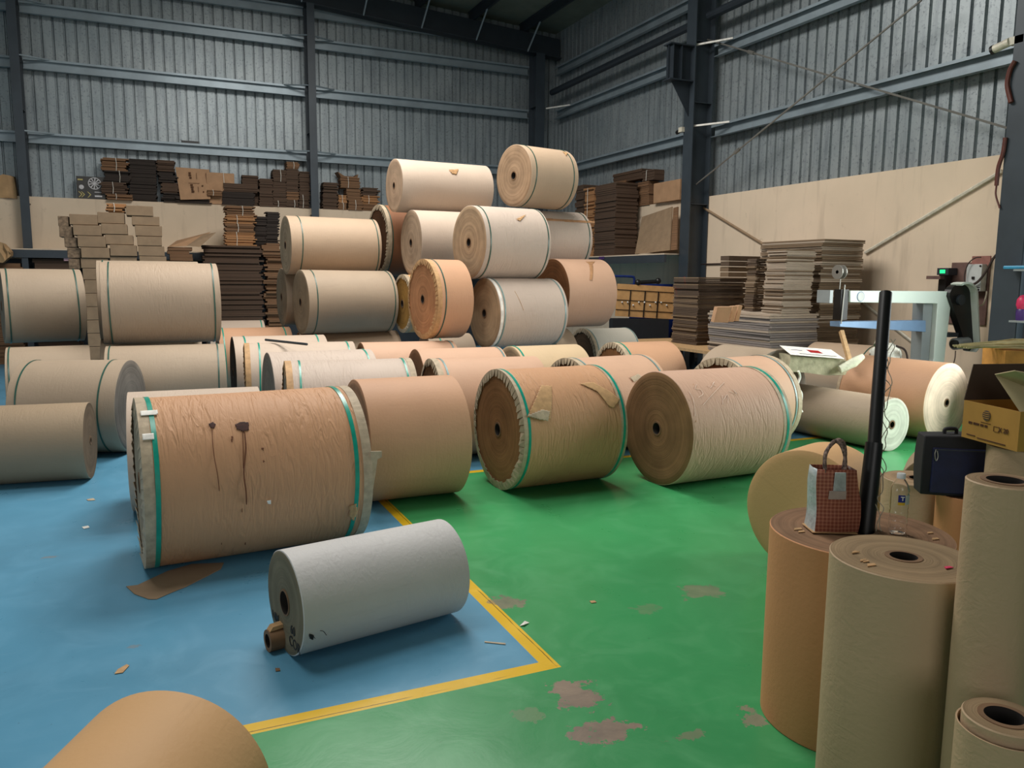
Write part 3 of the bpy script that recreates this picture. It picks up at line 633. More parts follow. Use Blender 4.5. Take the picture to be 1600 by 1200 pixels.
for k, (x, s) in enumerate(((.05, 1), (.14, 1), (.36, 1))):
    bm = bmesh.new(); prism(bm, [(x*w, h*.06), ((x+.10)*w, h*.19), (x*w, h*.32), ((x+.03)*w, h*.32), ((x+.14)*w, h*.19), ((x+.03)*w, h*.06)], -.003, -.001); obj('chevron_print', bm, MT['gold'], r)
for (x, z, ww, hh, mt) in ((.05, .82, .18, .06, 'gold'), (.62, .30, .28, .03, 'silver'), (.62, .10, .26, .07, 'silver')):
    bm = bmesh.new(); box(bm, x*w, (x+ww)*w, -.003, -.001, z*h, (z+hh)*h); obj('printed_band', bm, MT[mt], r)
# brown sack at the left edge on the ledge
def sack(name, label, pts, Y, d, mat, cat='sack'):
    P_ = [onY(*p, Y) for p in pts]; c = P_[0]; bm = bmesh.new(); prism(bm, [(p[0]-c[0], p[2]-c[2]) for p in P_], 0, d)
    bmesh.ops.triangulate(bm, faces=[f for f in bm.faces if len(f.verts) > 4]); bmesh.ops.subdivide_edges(bm, edges=bm.edges[:], cuts=2, use_grid_fill=True)
    rr = random.Random(3)
    for v in bm.verts: v.co += Vector((rr.uniform(-.01, .01), rr.uniform(-.03, .03), rr.uniform(-.008, .008)))
    return tag(obj(name, bm, MT[mat], None, tuple(c), smooth=True), label, cat)
sack('paper_sack', 'brown paper sack on the ledge at the left edge of the photo', [(-8, 308.5), (26, 310), (22, 276), (4, 272), (-8, 277)], YL-.03, .25, 'paperbag')
sack('paper_wrap', 'crumpled tan paper bundle on the shelf at the left edge', [(-20, 408), (4, 410), (16, 401), (16, 393), (4, 380), (-20, 374)], YB-1.28, .3, 'paperbag', 'wrapping paper')
# bundles standing in front of the back wall
G2 = 'cardboard piles in front of the back wall'
YS = YB-.85
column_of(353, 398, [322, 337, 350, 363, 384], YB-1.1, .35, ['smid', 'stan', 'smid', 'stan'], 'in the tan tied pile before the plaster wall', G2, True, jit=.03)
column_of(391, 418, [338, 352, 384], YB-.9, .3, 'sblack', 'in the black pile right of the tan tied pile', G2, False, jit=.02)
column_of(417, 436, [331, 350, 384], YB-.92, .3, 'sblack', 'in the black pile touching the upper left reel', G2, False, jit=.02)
def big_pile(label, px0, px1, y_top, y_bot, Y, d, mat, n, jit, to_floor=True, rz=0, name='cardboard_pile'):
    l, r_ = onY(px0, y_top, Y)[0], onY(px1, y_top, Y)[0]; z1 = onY((px0+px1)/2, y_top, Y)[2]; z0 = 0.0 if to_floor else onY((px0+px1)/2, y_bot, Y)[2]
    bm = layers_mesh(r_-l, d, z1-z0, n, jit); o = obj(name, bm, MT[mat], None, ((l+r_)/2, Y+d/2, z0), (0, 0, rz)); return tag(o, label, 'cardboard stack', G2), z1
def sheets(label, group, x0, x1, y0, y1, z0, z1, n, mats, jit=.02, sag=0., lean=(0, 0), rz=0.):
    """a stack of flattened cartons: every sheet is its own object"""
    t = (z1-z0)/n; w, d = x1-x0, y1-y0; cx, cy = (x0+x1)/2, (y0+y1)/2; ms = []
    for k in range(3):
        bm = bmesh.new(); nx = 8
        ys_ = [(-d/2, 0), (d/2, 0)]
        def zz(u): return sag*((2*u)**2)*-1
        g = []
        for i in range(nx+1):
            u = i/nx-.5; x = u*w; e = random.uniform(-.006, .006)
            g.append([bm.verts.new((x, y+e, z+zz(u))) for y, z in ((-d/2, .08*t), (d/2, .08*t), (d/2, t*.92), (-d/2, t*.92))])
        for a, b in zip(g, g[1:]):
            for j in range(4): bm.faces.new((a[j], a[(j+1) % 4], b[(j+1) % 4], b[j]))
        bm.faces.new(g[0][::-1]); bm.faces.new(g[-1]); bmesh.ops.recalc_face_normals(bm, faces=bm.faces)
        me = bpy.data.meshes.new('flattened_carton'); bm.to_mesh(me); bm.free(); me.materials.append(MT[mats[k % len(mats)]]); ms.append(me)
    for i in range(n):
        o = bpy.data.objects.new('flattened_carton', ms[random.randrange(3)]); C.objects.link(o); f = i/max(1, n-1)
        o.location = (cx+random.uniform(-jit, jit)+lean[0]*f, cy+random.uniform(-jit, jit)+lean[1]*f, z0+i*t); o.rotation_euler = (0, 0, rz+random.uniform(-.012, .012))
        tag(o, label if 0 < i < n-1 else (('topmost ' if i else 'undermost ')+label), 'cardboard sheet', group)
# big dark pile behind the reels, made of flat cartons
zt = onY(350, 373, YB-1.9)[2]
l, r_ = onY(302, 400, YB-1.9)[0], onY(412, 400, YB-1.9)[0]
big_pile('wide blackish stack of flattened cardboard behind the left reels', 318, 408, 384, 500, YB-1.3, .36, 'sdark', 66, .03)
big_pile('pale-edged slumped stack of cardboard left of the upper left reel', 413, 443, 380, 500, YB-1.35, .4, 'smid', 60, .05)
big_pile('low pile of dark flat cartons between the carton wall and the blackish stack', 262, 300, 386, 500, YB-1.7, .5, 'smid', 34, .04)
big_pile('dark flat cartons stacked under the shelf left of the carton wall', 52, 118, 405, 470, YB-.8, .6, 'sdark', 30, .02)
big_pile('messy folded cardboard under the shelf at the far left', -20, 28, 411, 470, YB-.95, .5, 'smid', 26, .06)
r, q = panel('loose_flap', 'loose tan cardboard flap lying crooked on the low pile', 'cardboard', [(330, 362), (276, 376), (262, 386), (300, 384)], YB-1.72, 'card', .01, .35)
r, q = panel('loose_flap', 'pale cardboard flap leaning right of the crooked tan flap', 'cardboard', [(338, 363), (318, 366), (292, 384), (312, 386)], YB-1.74, 'carddull', .01, .3)
bm = bmesh.new(); p = onY(103, 404, YB-.9); box(bm, -.06, .06, -.005, .005, -.04, .04); tag(obj('pink_sticker', bm, plain('pink_glossy_sticker', srgb(250, 190, 205), .3), None, tuple(p+np.array([.02, .06, 0]))), 'small bright pink sticker hanging under the shelf beside the carton wall', 'sticker')

# ---- wall of closed cartons -----------------------------------------------------
G3 = 'closed cartons stacked behind the left reels'
YC = 14.6
rows = [  # (left px, right px, top, bottom, mat, desc)
 (108, 152, 335, 351, 'left'), (152, 194, 332, 349, 'middle'), (197, 239, 322, 337, 'right'),
 (114, 159, 351, 368, 'left'), (158, 199, 350, 366, 'middle'), (206, 249, 337, 352, 'right'),
 (121, 165, 368, 386, 'left'), (165, 208, 366, 382, 'middle'), (211, 253, 352, 369, 'right'),
 (127, 171, 385, 403, 'left'), (172, 214, 382, 400, 'middle'), (214, 253, 369, 384, 'right'),
 (126, 169, 403, 419, 'left'), (172, 214, 400, 416, 'middle'), (216, 257, 384, 400, 'right'),
 (129, 172, 420, 437, 'left'), (218, 260, 400, 414, 'right')]
cnt = {'left': 0, 'middle': 0, 'right': 0}; zc = {'left': None, 'middle': None, 'right': None}
for (a, b, t, bt, w) in rows:
    p, q = onY(a, bt, YC), onY(b, t, YC); z1 = zc[w] if zc[w] is not None else q[2]; z0 = onY((a+b)/2, bt, YC)[2]; zc[w] = z0-.001
    dy = random.uniform(-.03, .03)
    carton('%s closed dull-brown carton%s in the %s column of the carton wall' % (ORD[cnt[w]], ' down' if cnt[w] else '', w), p[0], q[0], YC+dy, YC+dy+.42, z0, z1-.001, 'carddull', group=G3, seam=False); cnt[w] += 1
# remaining cartons of the three columns down to the floor (their edges show between the reels)
for w, (a, b) in {'left': (131, 175), 'middle': (174, 216), 'right': (219, 262)}.items():
    p, q = onY(a, 440, YC), onY(b, 440, YC); z = zc[w]; n = int(z/.2); 
    for k in range(n):
        carton('%s hidden-row dull carton in the %s column of the carton wall' % (['upper', 'middle', 'lower', 'lowest', 'bottom', 'base', 'last'][k % 7], w), p[0], q[0], YC, YC+.42, z-(k+1)*z/n, z-k*z/n-.001, 'carddull', group=G3, seam=False)
# pile on top of the middle carton (two tied bundles)
q = onY(174, 331.5, YC+.05); column_of(167, 196, [304+14, 331.5], YC+.06, .32, 'stan', 'standing on the middle column of the carton wall', G3, True, jit=.03)
# left-hand ends of the cartons seen as stained sides: turned cartons beside the left column
for k, (a, b, t, bt) in enumerate(((90, 107, 337, 353), (92, 113, 353, 370), (100, 120, 370, 386), (105, 126, 387, 403), (107, 125, 404, 420))):
    p, q = onY(a, bt, YC+.0), onY(b, t, YC+.0)
    carton('%s stained carton end at the left of the carton wall' % ORD[k], p[0], q[0]-.004, YC+.05, YC+.4, p[2]+.001, q[2], 'cardstain', group=G3, seam=False)

# ---- right wall shelf load --------------------------------------------------------
XS = 8.28
def boxX(px0, px1, yt, yb, X, d):
    """a box whose room-side face lies in a plane of constant x"""
    a, b = onX(px0, yb, X), onX(px1, yb, X); t = onX((px0+px1)/2, yt, X)[2]; bt = onX((px0+px1)/2, yb, X)[2]
    return X, X+d, b[1], a[1], bt, t
def xb(label, px0, px1, yt, yb, X, d, mat, n, jit=.02, twine=False, z0=None, cat='cardboard stack', name='cardboard_bundle'):
    x0, x1, y0, y1, zb, zt = boxX(px0, px1, yt, yb, X, d); zb = zb if z0 is None else z0
    r = empty(name, ((x0+x1)/2, (y0+y1)/2, zb), 0, label, cat, 'cardboard on the right wall shelf and ledge'); obj('flattened_cartons', layers_mesh(x1-x0, y1-y0, zt-zb, n, jit), MT[mat], r)
    if twine:
        bm = bmesh.new(); h = zt-zb; w = (x1-x0)/2+.02; tube(bm, [(-w, .05, 0), (-w, .04, h), (w, .04, h)], .006, 5); obj('twine', bm, MT['twine'], r)
    return r
xb('tall dark column of cardboard on the shelf right of the top reels', 928, 960, 288, 401, XS, .5, 'sdark', 40, .015, z0=SZ+.001)
xb('narrow copper-edged tied column of cardboard left of the tall dark one', 912, 926, 294, 400, XS+.02, .4, 'stan', 40, .03, True, z0=SZ+.001)
xb('dark leaning cardboard half hidden behind the top right reel', 898, 910, 290, 400, XS+.1, .4, 'sdark', 30, .02, z0=SZ+.001)
XLg = XR-.04
for k, (a, b, t, bt, m_) in enumerate(((958, 1003, 268, 283, 'sdark'), (1004, 1022, 266, 282, 'sdark'), (958, 978, 283, 300, 'smid'), (979, 1013, 286, 303, 'smid'), (958, 978, 300, 331, 'sdark'), (979, 1013, 303, 327, 'smid'))):
    xb(['long top brown bundle', 'small dark end bundle', 'left middle bundle', 'right middle bundle', 'left bottom bundle', 'right bottom bundle'][k]+' of the brown pile on the right wall ledge', a, b, t, bt, XLg, .25, m_, 7, .012, k == 1, z0=ZP+.001 if k > 3 else None, cat='cardboard bundle')
x0, x1, y0, y1, zb, zt = boxX(1020, 1061, 283, 318, XLg-.05, .34)
carton('open-topped tan carton on the ledge beside the bracket column', x0, x1, y0, y1, ZP+.001, zt, 'card', seam=False)
# leaning panels on the shelf
def leanX(label, quad, X, lean, mat, name='cardboard_sheet'):
    P_ = [onX(*quad[0], X+lean), onX(*quad[1], X+lean), onX(*quad[2], X), onX(*quad[3], X)]; c = P_[2].copy(); c[2] = SZ+.002
    bm = bmesh.new(); v = [bm.verts.new(p-c) for p in P_]; w = [bm.verts.new(p-c+np.array([.02, 0, 0])) for p in P_]; bm.faces.new(v); bm.faces.new(w[::-1])
    for i in range(4): bm.faces.new((v[i], w[i], w[(i+1) % 4], v[(i+1) % 4]))
    return tag(obj(name, bm, MT[mat], None, tuple(c)), label, 'cardboard panel')
leanX('large dull cardboard panel leaning on the shelf beside the bracket column', [(1050, 323), (1003, 339), (992, 397), (1046, 391)], XS+.1, .3, 'carddull')
leanX('narrow dark cardboard strip leaning between the panel and the column', [(1059, 323), (1052, 325), (1048, 391), (1057, 390)], XS+.12, .3, 'smid')
bm = bmesh.new(); p = onX(940, 402.5, XS-.085); box(bm, -.004, 0, -.10, .10, -.035, .02); o = tag(obj('shelf_label', bm, MT['purple'], None, tuple(p)), 'small purple sticker on the right shelf edge beam', 'sticker')

# ---- tan crate, trolley and hand truck under the right shelf ------------------------
c = atD(1003, 475, 14.2)
r = empty('slatted_crate', (c[0], c[1], 0), -.35, 'tilted tan crate side with dark crossbars in the corner behind the reels', 'crate')
w2, z0, z1 = .52, .93, 1.50
bm = bmesh.new(); box(bm, -w2, w2, 0, .03, z0, z1); obj('board', bm, MT['rack'], r, rot=(0, .05, 0))
for x in (-.28, -.02, .22):
    bm = bmesh.new(); box(bm, x-.008, x+.008, -.02, 0, z0+.01, z1-.10); obj('upright_bar', bm, MT['black'], r, rot=(0, .05, 0))
for z in (z1-.10, z1-.28, z0+.12):
    bm = bmesh.new(); box(bm, -w2, w2, -.014, 0, z-.004, z+.004); obj('cross_bar', bm, MT['black'], r, rot=(0, .05, 0))
for k in range(9):
    bm = bmesh.new(); bmesh.ops.create_icosphere(bm, subdivisions=2, radius=.016); obj('white_knob', bm, MT['white'], r, (-.36+k*.1, -.02, z1-.30-.05*(k % 3 == 2)), smooth=True)
bm = bmesh.new(); box(bm, -w2-.02, w2-.05, -.1, .2, .46, z0-.02); obj('lower_box', bm, MT['blackcloth'], r)
r = empty('hand_truck', (c[0]+.40, c[1]-.62, 0), -.4, 'red tubular hand truck leaning beside the tan crate', 'hand truck')
for dx in (-.05, .10):
    bm = bmesh.new(); tube(bm, [(dx+.10, 0, 0.55), (dx-.06, .05, 1.55+dx)], .014, 8); obj('side_tube', bm, MT['red'], r)
for z in (.78, 1.10, 1.45):
    bm = bmesh.new(); t = (z-.55)/1.0; tube(bm, [(.05-.16*t+.0, .01, z), (.20-.16*t, .01, z)], .010, 8); obj('rung', bm, MT['red'], r)
bm = bmesh.new(); box(bm, -.02, .30, -.10, .14, .44, .47); obj('toe_plate', bm, MT['red'], r)
bm = bmesh.new(); tube(bm, [(.09, 0, .6), (.0, .05, 1.4)], .010, 6); obj('centre_bar', bm, MT['rod'], r)
for dx in (-.0, .24):
    bm = bmesh.new(); tube(bm, [(dx, .12, .22), (dx+.05, .12, .22)], .2, 18); obj('wheel', bm, MT['black'], r)
r = empty('platform_trolley', (c[0]+.35, c[1]+.2, 0), -.35, 'blue platform trolley standing upright behind the red hand truck', 'trolley')
bm = bmesh.new(); box(bm, -.35, .62, .25, .30, .45, 1.52); obj('deck', bm, MT['blue'], r, bevel=.01)
bm = bmesh.new(); tube(bm, smoothpath([(-.95, .1, 1.50), (-.95, .1, 1.62), (-.85, .1, 1.65), (-.40, .1, 1.65), (-.32, .1, 1.62), (-.32, .1, 1.50)], 5), .022, 8); obj('handle', bm, MT['blue'], r, smooth=True)
for x in (-.2, .4):
    bm = bmesh.new(); tube(bm, [(x, .1, .55), (x+.06, .1, .55)], .10, 18); obj('wheel', bm, MT['black'], r)
bm = bmesh.new(); box(bm, -.5, .5, -.05, .24, 0, .44); obj('lower_frame', bm, MT['blackcloth'], r)
bm = bmesh.new(); tube(bm, [(-.2, 0, .0), (.14, 0, .02)], .035, 10); bmesh.ops.create_uvsphere(bm, u_segments=12, v_segments=8, radius=.055, matrix=Matrix.Translation((-.2, 0, 0))); bmesh.ops.create_uvsphere(bm, u_segments=12, v_segments=8, radius=.055, matrix=Matrix.Translation((.16, 0, .03)))
cc_ = atD(1014, 446.5, 14.25); tag(obj('roller_tool', bm, MT['black'], None, (cc_[0], cc_[1]+.0, z1+.045), (0, 0, -.35), smooth=True), 'black roller tool lying on top of the tan crate', 'tool')

# ---- sheet stacks against the right wall ---------------------------------------------
G4 = 'flattened cartons in the stacks by the right wall'
def st(label, cx, yt, yb, X, px_left, px_right, n, mats, jit=.02, lean=(0, 0), sag=0., z0=None, ytop=None):
    a = onX(cx, yt, X); y0 = a[1]                       # nearest corner
    yfar = onX(px_left, yt, X)[1]; x1 = onY(px_right, yt, y0)[0]
    zt_ = a[2]; zb = onX(cx, yb, X)[2] if z0 is None else z0
    sheets(label, G4+': '+label.split(' in ')[-1] if False else label, X, x1, y0, yfar, zb, zt_, n, mats, jit, sag, lean); return zb, zt_
# low table carrying the stacks
tb = empty('work_table', (7.9, 9.9, 0), 0, 'low wooden table under the sheet stacks by the right wall', 'table')
bm = bmesh.new(); box(bm, -1.1, .95, -2.3, .95, .60, .64); obj('table_top', bm, MT['wood'], tb)
for x, y in ((-.95, -2.1), (.8, -2.1), (-.95, .8), (.8, .8)):
    bm = bmesh.new(); box(bm, x-.04, x+.04, y-.04, y+.04, 0, .60); obj('leg', bm, MT['wood'], tb)
def zof(px, py, X): return onX(px, py, X)[2]
st('dark brown flattened carton in the square stack nearest the bracket column', 1092, 433, 541, 7.25, 1053, 1162, 40, ['shD', 'shA', 'shD'], .012, z0=.645)
st('brown flattened carton in the low curling stack behind the square dark stack', 1140, 399, 470, 8.05, 1127, 1190, 16, ['shD', 'shA'], .02, z0=.645)
st('yellow-brown flattened carton in the tallest stack against the plaster wall', 1286, 373, 545, 7.85, 1190, 1350, 62, ['shA', 'shC', 'shA'], .022, z0=.645)
zb, zt5 = st('grey flattened carton in the broad low stack in front', 1204, 491, 545, 6.95, 1108, 1279, 18, ['shB', 'shC', 'shB'], .018, z0=.645)
st('pale-edged flattened carton in the stack standing on the broad low stack', 1226, 389, 490, 7.14, 1196, 1271, 46, ['shC', 'shA', 'shC'], .02, z0=zt5+.002, lean=(.05, 0))
st('brown flattened carton in the narrow stack left of the pale-edged stack', 1180, 404, 490, 7.30, 1166, 1195, 22, ['shA', 'shD'], .015, z0=zt5+.002, lean=(.03, 0))
# small tan boxes on the low stack
for k, (a, b) in enumerate(((1111, 1134), (1134, 1143), (1143, 1151))):
    p = fl((a+b)/2, 503-k, zt5+.003); sc_ = np.dot(p-EYEP, FW)/F_; w = (b-a)*sc_*.55; h = 24*sc_
    r = empty('folded_carton', tuple(p), -.5, ['wide tan folded carton', 'middle tan folded carton', 'narrow tan folded carton'][k]+' leaning on the broad low stack', 'carton')
    bm = bmesh.new(); prism(bm, [(-w+.02, 0), (w, 0), (w+.03, h), (-w+.05, h*.98)], -.09, .09); obj('carton_body', bm, MT['card'], r)
# ================= REELS ==================================================
GF, GP, GR = 'reels lying in the front rows', 'reels piled up in the middle', 'reels at the right'
r1 = reel('big crinkled kraft reel with teal straps and two dark stains, front left', .46, 4.75, .466, .07, .466, 1.18, 'kraftw', [(-.53, .012), (.50, .012)], 'AB', (176, 158, 134), strapmat='teal', group=GF)
reel('grey reel peeping out behind the stained kraft reel', .22, 5.88, .406, -.02, .406, .85, 'pale', face=(120, 104, 84), group=GF)
reel('plain brown kraft reel right of the stained kraft reel', 1.62, 5.50, .44, 0, .44, .72, 'orange', group=GF)
r4 = reel('crinkled kraft reel with pleated edge and torn paper patches, front centre', 2.77, 5.45, .457, .03, .457, .87, 'kraftw', [(-.40, .010), (.41, .010)], 'AB', (160, 116, 78), group=GF)
r5 = reel('pinkish crinkled kraft reel with scratched writing, right of the patched reel', 4.02, 5.09, .445, .04, .445, .98, 'kraftpink', [(.44, .012)], '', (146, 112, 78), group=GF, bands=[(.40, .485, 'edge')])
r6 = reel('peach reel with torn strapped right edge behind the scratched reel', 5.07, 5.90, .44, .15, .44, .64, 'pink', [(.24, .010), (-.27, .010)], 'AB', (110, 64, 36), group=GF, strapmat='bluestrap')
r7 = reel('small grey-white reel alone on the blue floor in the foreground', .83, 3.39, .2235, .19, .2235, .79, 'white', face=(134, 126, 106), hub=.050, core_out=.006, group=GF)
reel('olive-grey reel cut off by the left edge of the photo', -1.08, 7.02, .302, -.10, .302, 1.12, 'olive', face=(124, 104, 84), hub=.022, group=GF)
r11 = reel('greenish-strapped tan reel lying behind the olive-grey reel', -.663, 8.04, .419, -.30, .419, .876, 'grey', [-.36, .30], face=(138, 130, 122), group=GF, strapmat='tealdim')
reel('low tan reel under the upper left reel', -1.01, 9.19, .44, .08, .44, .73, 'grey', [-.33], group=GF, strapmat='tealdim')
reel('low tan reel with a green strap under the large upper tan reel', .08, 8.98, .44, -.03, .44, 1.13, 'grey', [.49, -.52], group=GF, strapmat='tealdim')
reel('upper left tan reel with two green straps at the photo edge', -1.14, 10.1, 1.26, .20, .40, .76, 'grey', [-.33, .31], group=GF, strapmat='tealdim')
reel('large upper tan reel with two green straps left of the stacked cardboard', .055, 9.55, 1.30, .03, .438, 1.16, 'greyw', [-.50, .52], group=GF, strapmat='tealdim')
reel('tan reel edge peeping out left behind the large upper tan reel', -.06, 10.5, 1.31, .03, .46, 1.1, 'grey', [-.49], group=GF, strapmat='tealdim')
rows = [
 ('far whitish reel top low behind the piled reels', 1.25, 14.4, .44, .0, .42, .9, 'pale', [.40], '', None),
 ('orange kraft reel low behind the dark-ended reel', 1.25, 11.7, .44, -.0, .44, .98, 'orange', [-.42, .40], '', None),
 ('pale reel with a dark left end behind the row of pale reels', 1.36, 10.0, .44, 0, .44, 1.09, 'pale', [-.42, .44], '', (84, 66, 50)),
 ('pale dented reel with a tan banded edge and a stick on it', 1.43, 8.88, .44, -.08, .44, 1.16, 'pale', [-.44, .50], 'a', (128, 108, 88)),
 ('grey reel with a bare grey wound end among the pale reels', 1.45, 7.82, .44, .02, .44, 1.00, 'palew', [.42], '', (142, 132, 120)),
 ('pale reel with serrated tan edge just behind the stained kraft reel', 1.52, 6.86, .44, -.10, .44, 1.08, 'palew', [-.43, .47], 'aB', (150, 138, 122)),
 ('brown kraft reel low under the lower tan pile reel', 2.46, 11.1, .42, -.02, .42, 1.37, 'tan', [], '', (120, 84, 56)),
 ('long pinkish kraft reel behind the centre row, its end brown', 2.58, 8.62, .44, -.06, .44, 1.05, 'pink', [.47], '', (134, 98, 68)),
 ('peach kraft reel second behind the front centre reel', 2.84, 7.68, .44, -.06, .44, .90, 'pink', [.42], '', (132, 96, 68)),
 ('peach kraft reel with serrated edge right behind the plain brown reel', 2.71, 6.64, .44, -.08, .44, 1.00, 'pink', [-.42], 'A', (142, 104, 72)),
 ('small grey-brown reel in the gap under the pleated pile reel', 3.45, 9.75, .44, -.07, .44, .60, 'grey', [-.15], '', (110, 88, 70)),
 ('cream reel lying under the lower pale pile reel', 3.84, 7.68, .44, .0, .44, .80, 'cream', [-.37], '', None),
 ('whitish reel with serrated edge right of the lower pale pile reel', 6.05, 10.1, .44, -.01, .44, .75, 'whitish', [-.33, .35], 'A', (96, 76, 58)),
 ('orange kraft reel with pleated left edge right of the pile', 5.12, 7.74, .44, -.02, .44, .74, 'orange', [-.30], 'A', (140, 98, 62)),
 ('peach reel between the front centre reel and the scratched reel', 3.84, 6.36, .44, .09, .44, .87, 'pink', [-.37, .39], 'A', (90, 58, 38)),
]
RR = {}
for (lb, x, y, z, yw, R, L, key, sts, cr, fc) in rows:
    RR[lb] = reel(lb, x, y, R, yw, R, L, key, sts, cr, fc, group=GF, strapmat='bluestrap' if key in ('pink', 'whitish') else 'teal')
P17 = reel('lower tan pile reel with two green straps, left of the pile', 2.40, 10.98, 1.26, .10, .43, 1.24, 'grey', [-.50, .57], face=(168, 150, 126), group=GP, strapmat='tealdim')
reel('tan reel end showing left behind the lower tan pile reel', 2.30, 12.1, 1.30, .04, .42, 1.20, 'grey', face=(170, 152, 128), group=GP)
P16 = reel('upper tan pile reel with shiny film, left of the pile', 2.33, 11.55, 2.035, .05, .405, 1.27, 'tan', [-.48, .59], face=(196, 178, 152), group=GP, strapmat='tealdim')
P24 = reel('orange kraft reel with pleated wavy end in the middle of the pile', 3.07, 8.90, 1.35, .08, .462, .44, 'orange', [-.13], 'a', (196, 144, 104), group=GP, strapmat='tealdim')
P25 = reel('lower pale crinkled reel with thin straps in the pile', 4.03, 8.78, 1.185, .08, .415, .92, 'palew', [-.40, .42], '', (186, 160, 128), group=GP, strapmat='bluestrap', bands=[(-.455, -.42, 'white')])
P26 = reel('orange-pink kraft reel at the right of the pile', 5.02, 9.15, 1.415, .07, .44, .72, 'pink', face=(124, 84, 52), group=GP)
P22 = reel('third-layer pale reel in the centre of the pile', 3.87, 8.94, 2.02, .12, .43, .89, 'palew', [-.38, .41], '', (190, 164, 134), group=GP, strapmat='tealdim')
P23 = reel('pale reel with a brown tape line right behind the third-layer reel', 4.97, 9.75, 2.12, .02, .385, .84, 'palew', [-.40, .37], '', None, group=GP, strapmat='tealdim', bands=[])
P20 = reel('plain pale reel directly under the top left reel', 3.86, 10.6, 2.075, .04, .44, 1.26, 'pale', face=(190, 166, 142), group=GP)
P19 = reel('top left plain pale reel of the pile', 3.78, 10.95, 2.865, .06, .36, 1.37, 'pale', face=(212, 184, 158), group=GP, hub=.035)
P21 = reel('topmost right reel with thin dark straps on the pile', 4.62, 9.50, 2.90, .20, .385, .76, 'tan', [-.30, .31], '', (176, 148, 120), group=GP, strapmat='tealdim')
reel('dark reel with serrated edge squeezed between the tan and pale pile reels', 3.36, 11.9, 2.15, .05, .53, .5, 'brown', [-.19], 'A', (96, 66, 44), group=GP, strapmat='tealdim')  # brown paper and end darkened: the shade of the gap is in the colour
reel('golden-brown reel end with serrated edge in the gap below', 3.42, 10.66, 1.24, .05, .40, .6, 'golden', [], 'A', (176, 134, 70), group=GP)
reel('dark reel low in the gap under the pile', 3.0, 9.9, .44, 0, .43, .6, 'brown', face=(80, 58, 44), group=GP) if False else None
reel('shadowed tan reel under the orange-pink pile reel', 4.74, 9.2, .48, 0, .48, .30, 'grey', group=GP)
reel('shadowed tan reel under the tan reel edge on the left', -.06, 10.5, .425, 0, .425, 1.1, 'grey', group=GP)
# right-hand reels
R46 = reel('large orange kraft reel with a bright bare end, right of the aisle', 7.12, 5.82, .40, -1.44, .40, .98, 'orange', face=(236, 214, 196), group=GR, hub=.03, bands=[(-.49, -.455, 'edge')])
R47 = reel('grey reel with a whitish end in front of the large orange reel', 6.26, 5.80, .256, -1.49, .256, 1.15, 'grey', face=(220, 224, 212), group=GR, hub=.03)
R44 = reel('grey reel with a bare grey end behind the strapped peach reel', 5.90, 6.75, .44, -1.48, .44, .78, 'grey', face=(150, 144, 134), group=GR)
R45 = reel('tan reel with crumpled film on its end, before the sheet stacks', 7.70, 7.10, .42, -1.3, .42, .80, 'tan', [.34], face=(190, 170, 150), group=GR, strapmat='tealdim')
reel('whitish reel top at the foot of the white machine', 7.80, 4.75, .42, -1.4, .42, .9, 'whitish', face=(222, 216, 208), group=GR)
# foreground lying reels
R9 = reel('tan reel top rising at the bottom left of the photo', -.29, 1.57, .27, 1.11, .27, 1.2, 'golden', group='foreground reels')
R50 = reel('tan reel lying behind the standing brown reel', 3.33, 3.20, .345, .35, .345, .34, 'golden', hub=.016, core_out=.006, group='foreground reels')
w_ = [c for c in R50.root.children if c.name.startswith('wound_paper')][0]; w_.data.materials[1] = w_.data.materials[0]   # its end is wrapped in the same paper
reel('grey-brown reel top beside the navy bag', 4.80, 3.56, .24, .62, .24, .5, 'olive', group='foreground reels')
# small core tube beside the small reel
p = fl(431, 1021); r = empty('cardboard_core', (p[0]+.01, p[1]+.04, 0), .22, 'short brown cardboard core leaning on the end of the small grey-white reel', 'core tube')
bm = bmesh.new(); h = .040; lathe(bm, [(-h, .030), (-h, .048), (h, .048), (h, .030)], 28, mis=[0, 0, 0, 1], close=True); obj('tube_wall', bm, [MT['core'], MT['dark']], r, (0, 0, .048), smooth=True)
bm = bmesh.new(); prism(bm, [(-.035, 0), (.03, .005), (.045, .022), (-.02, .018)], -.02, .02); obj('torn_paper', bm, MT['edgetan'], r, (0, 0, .094))

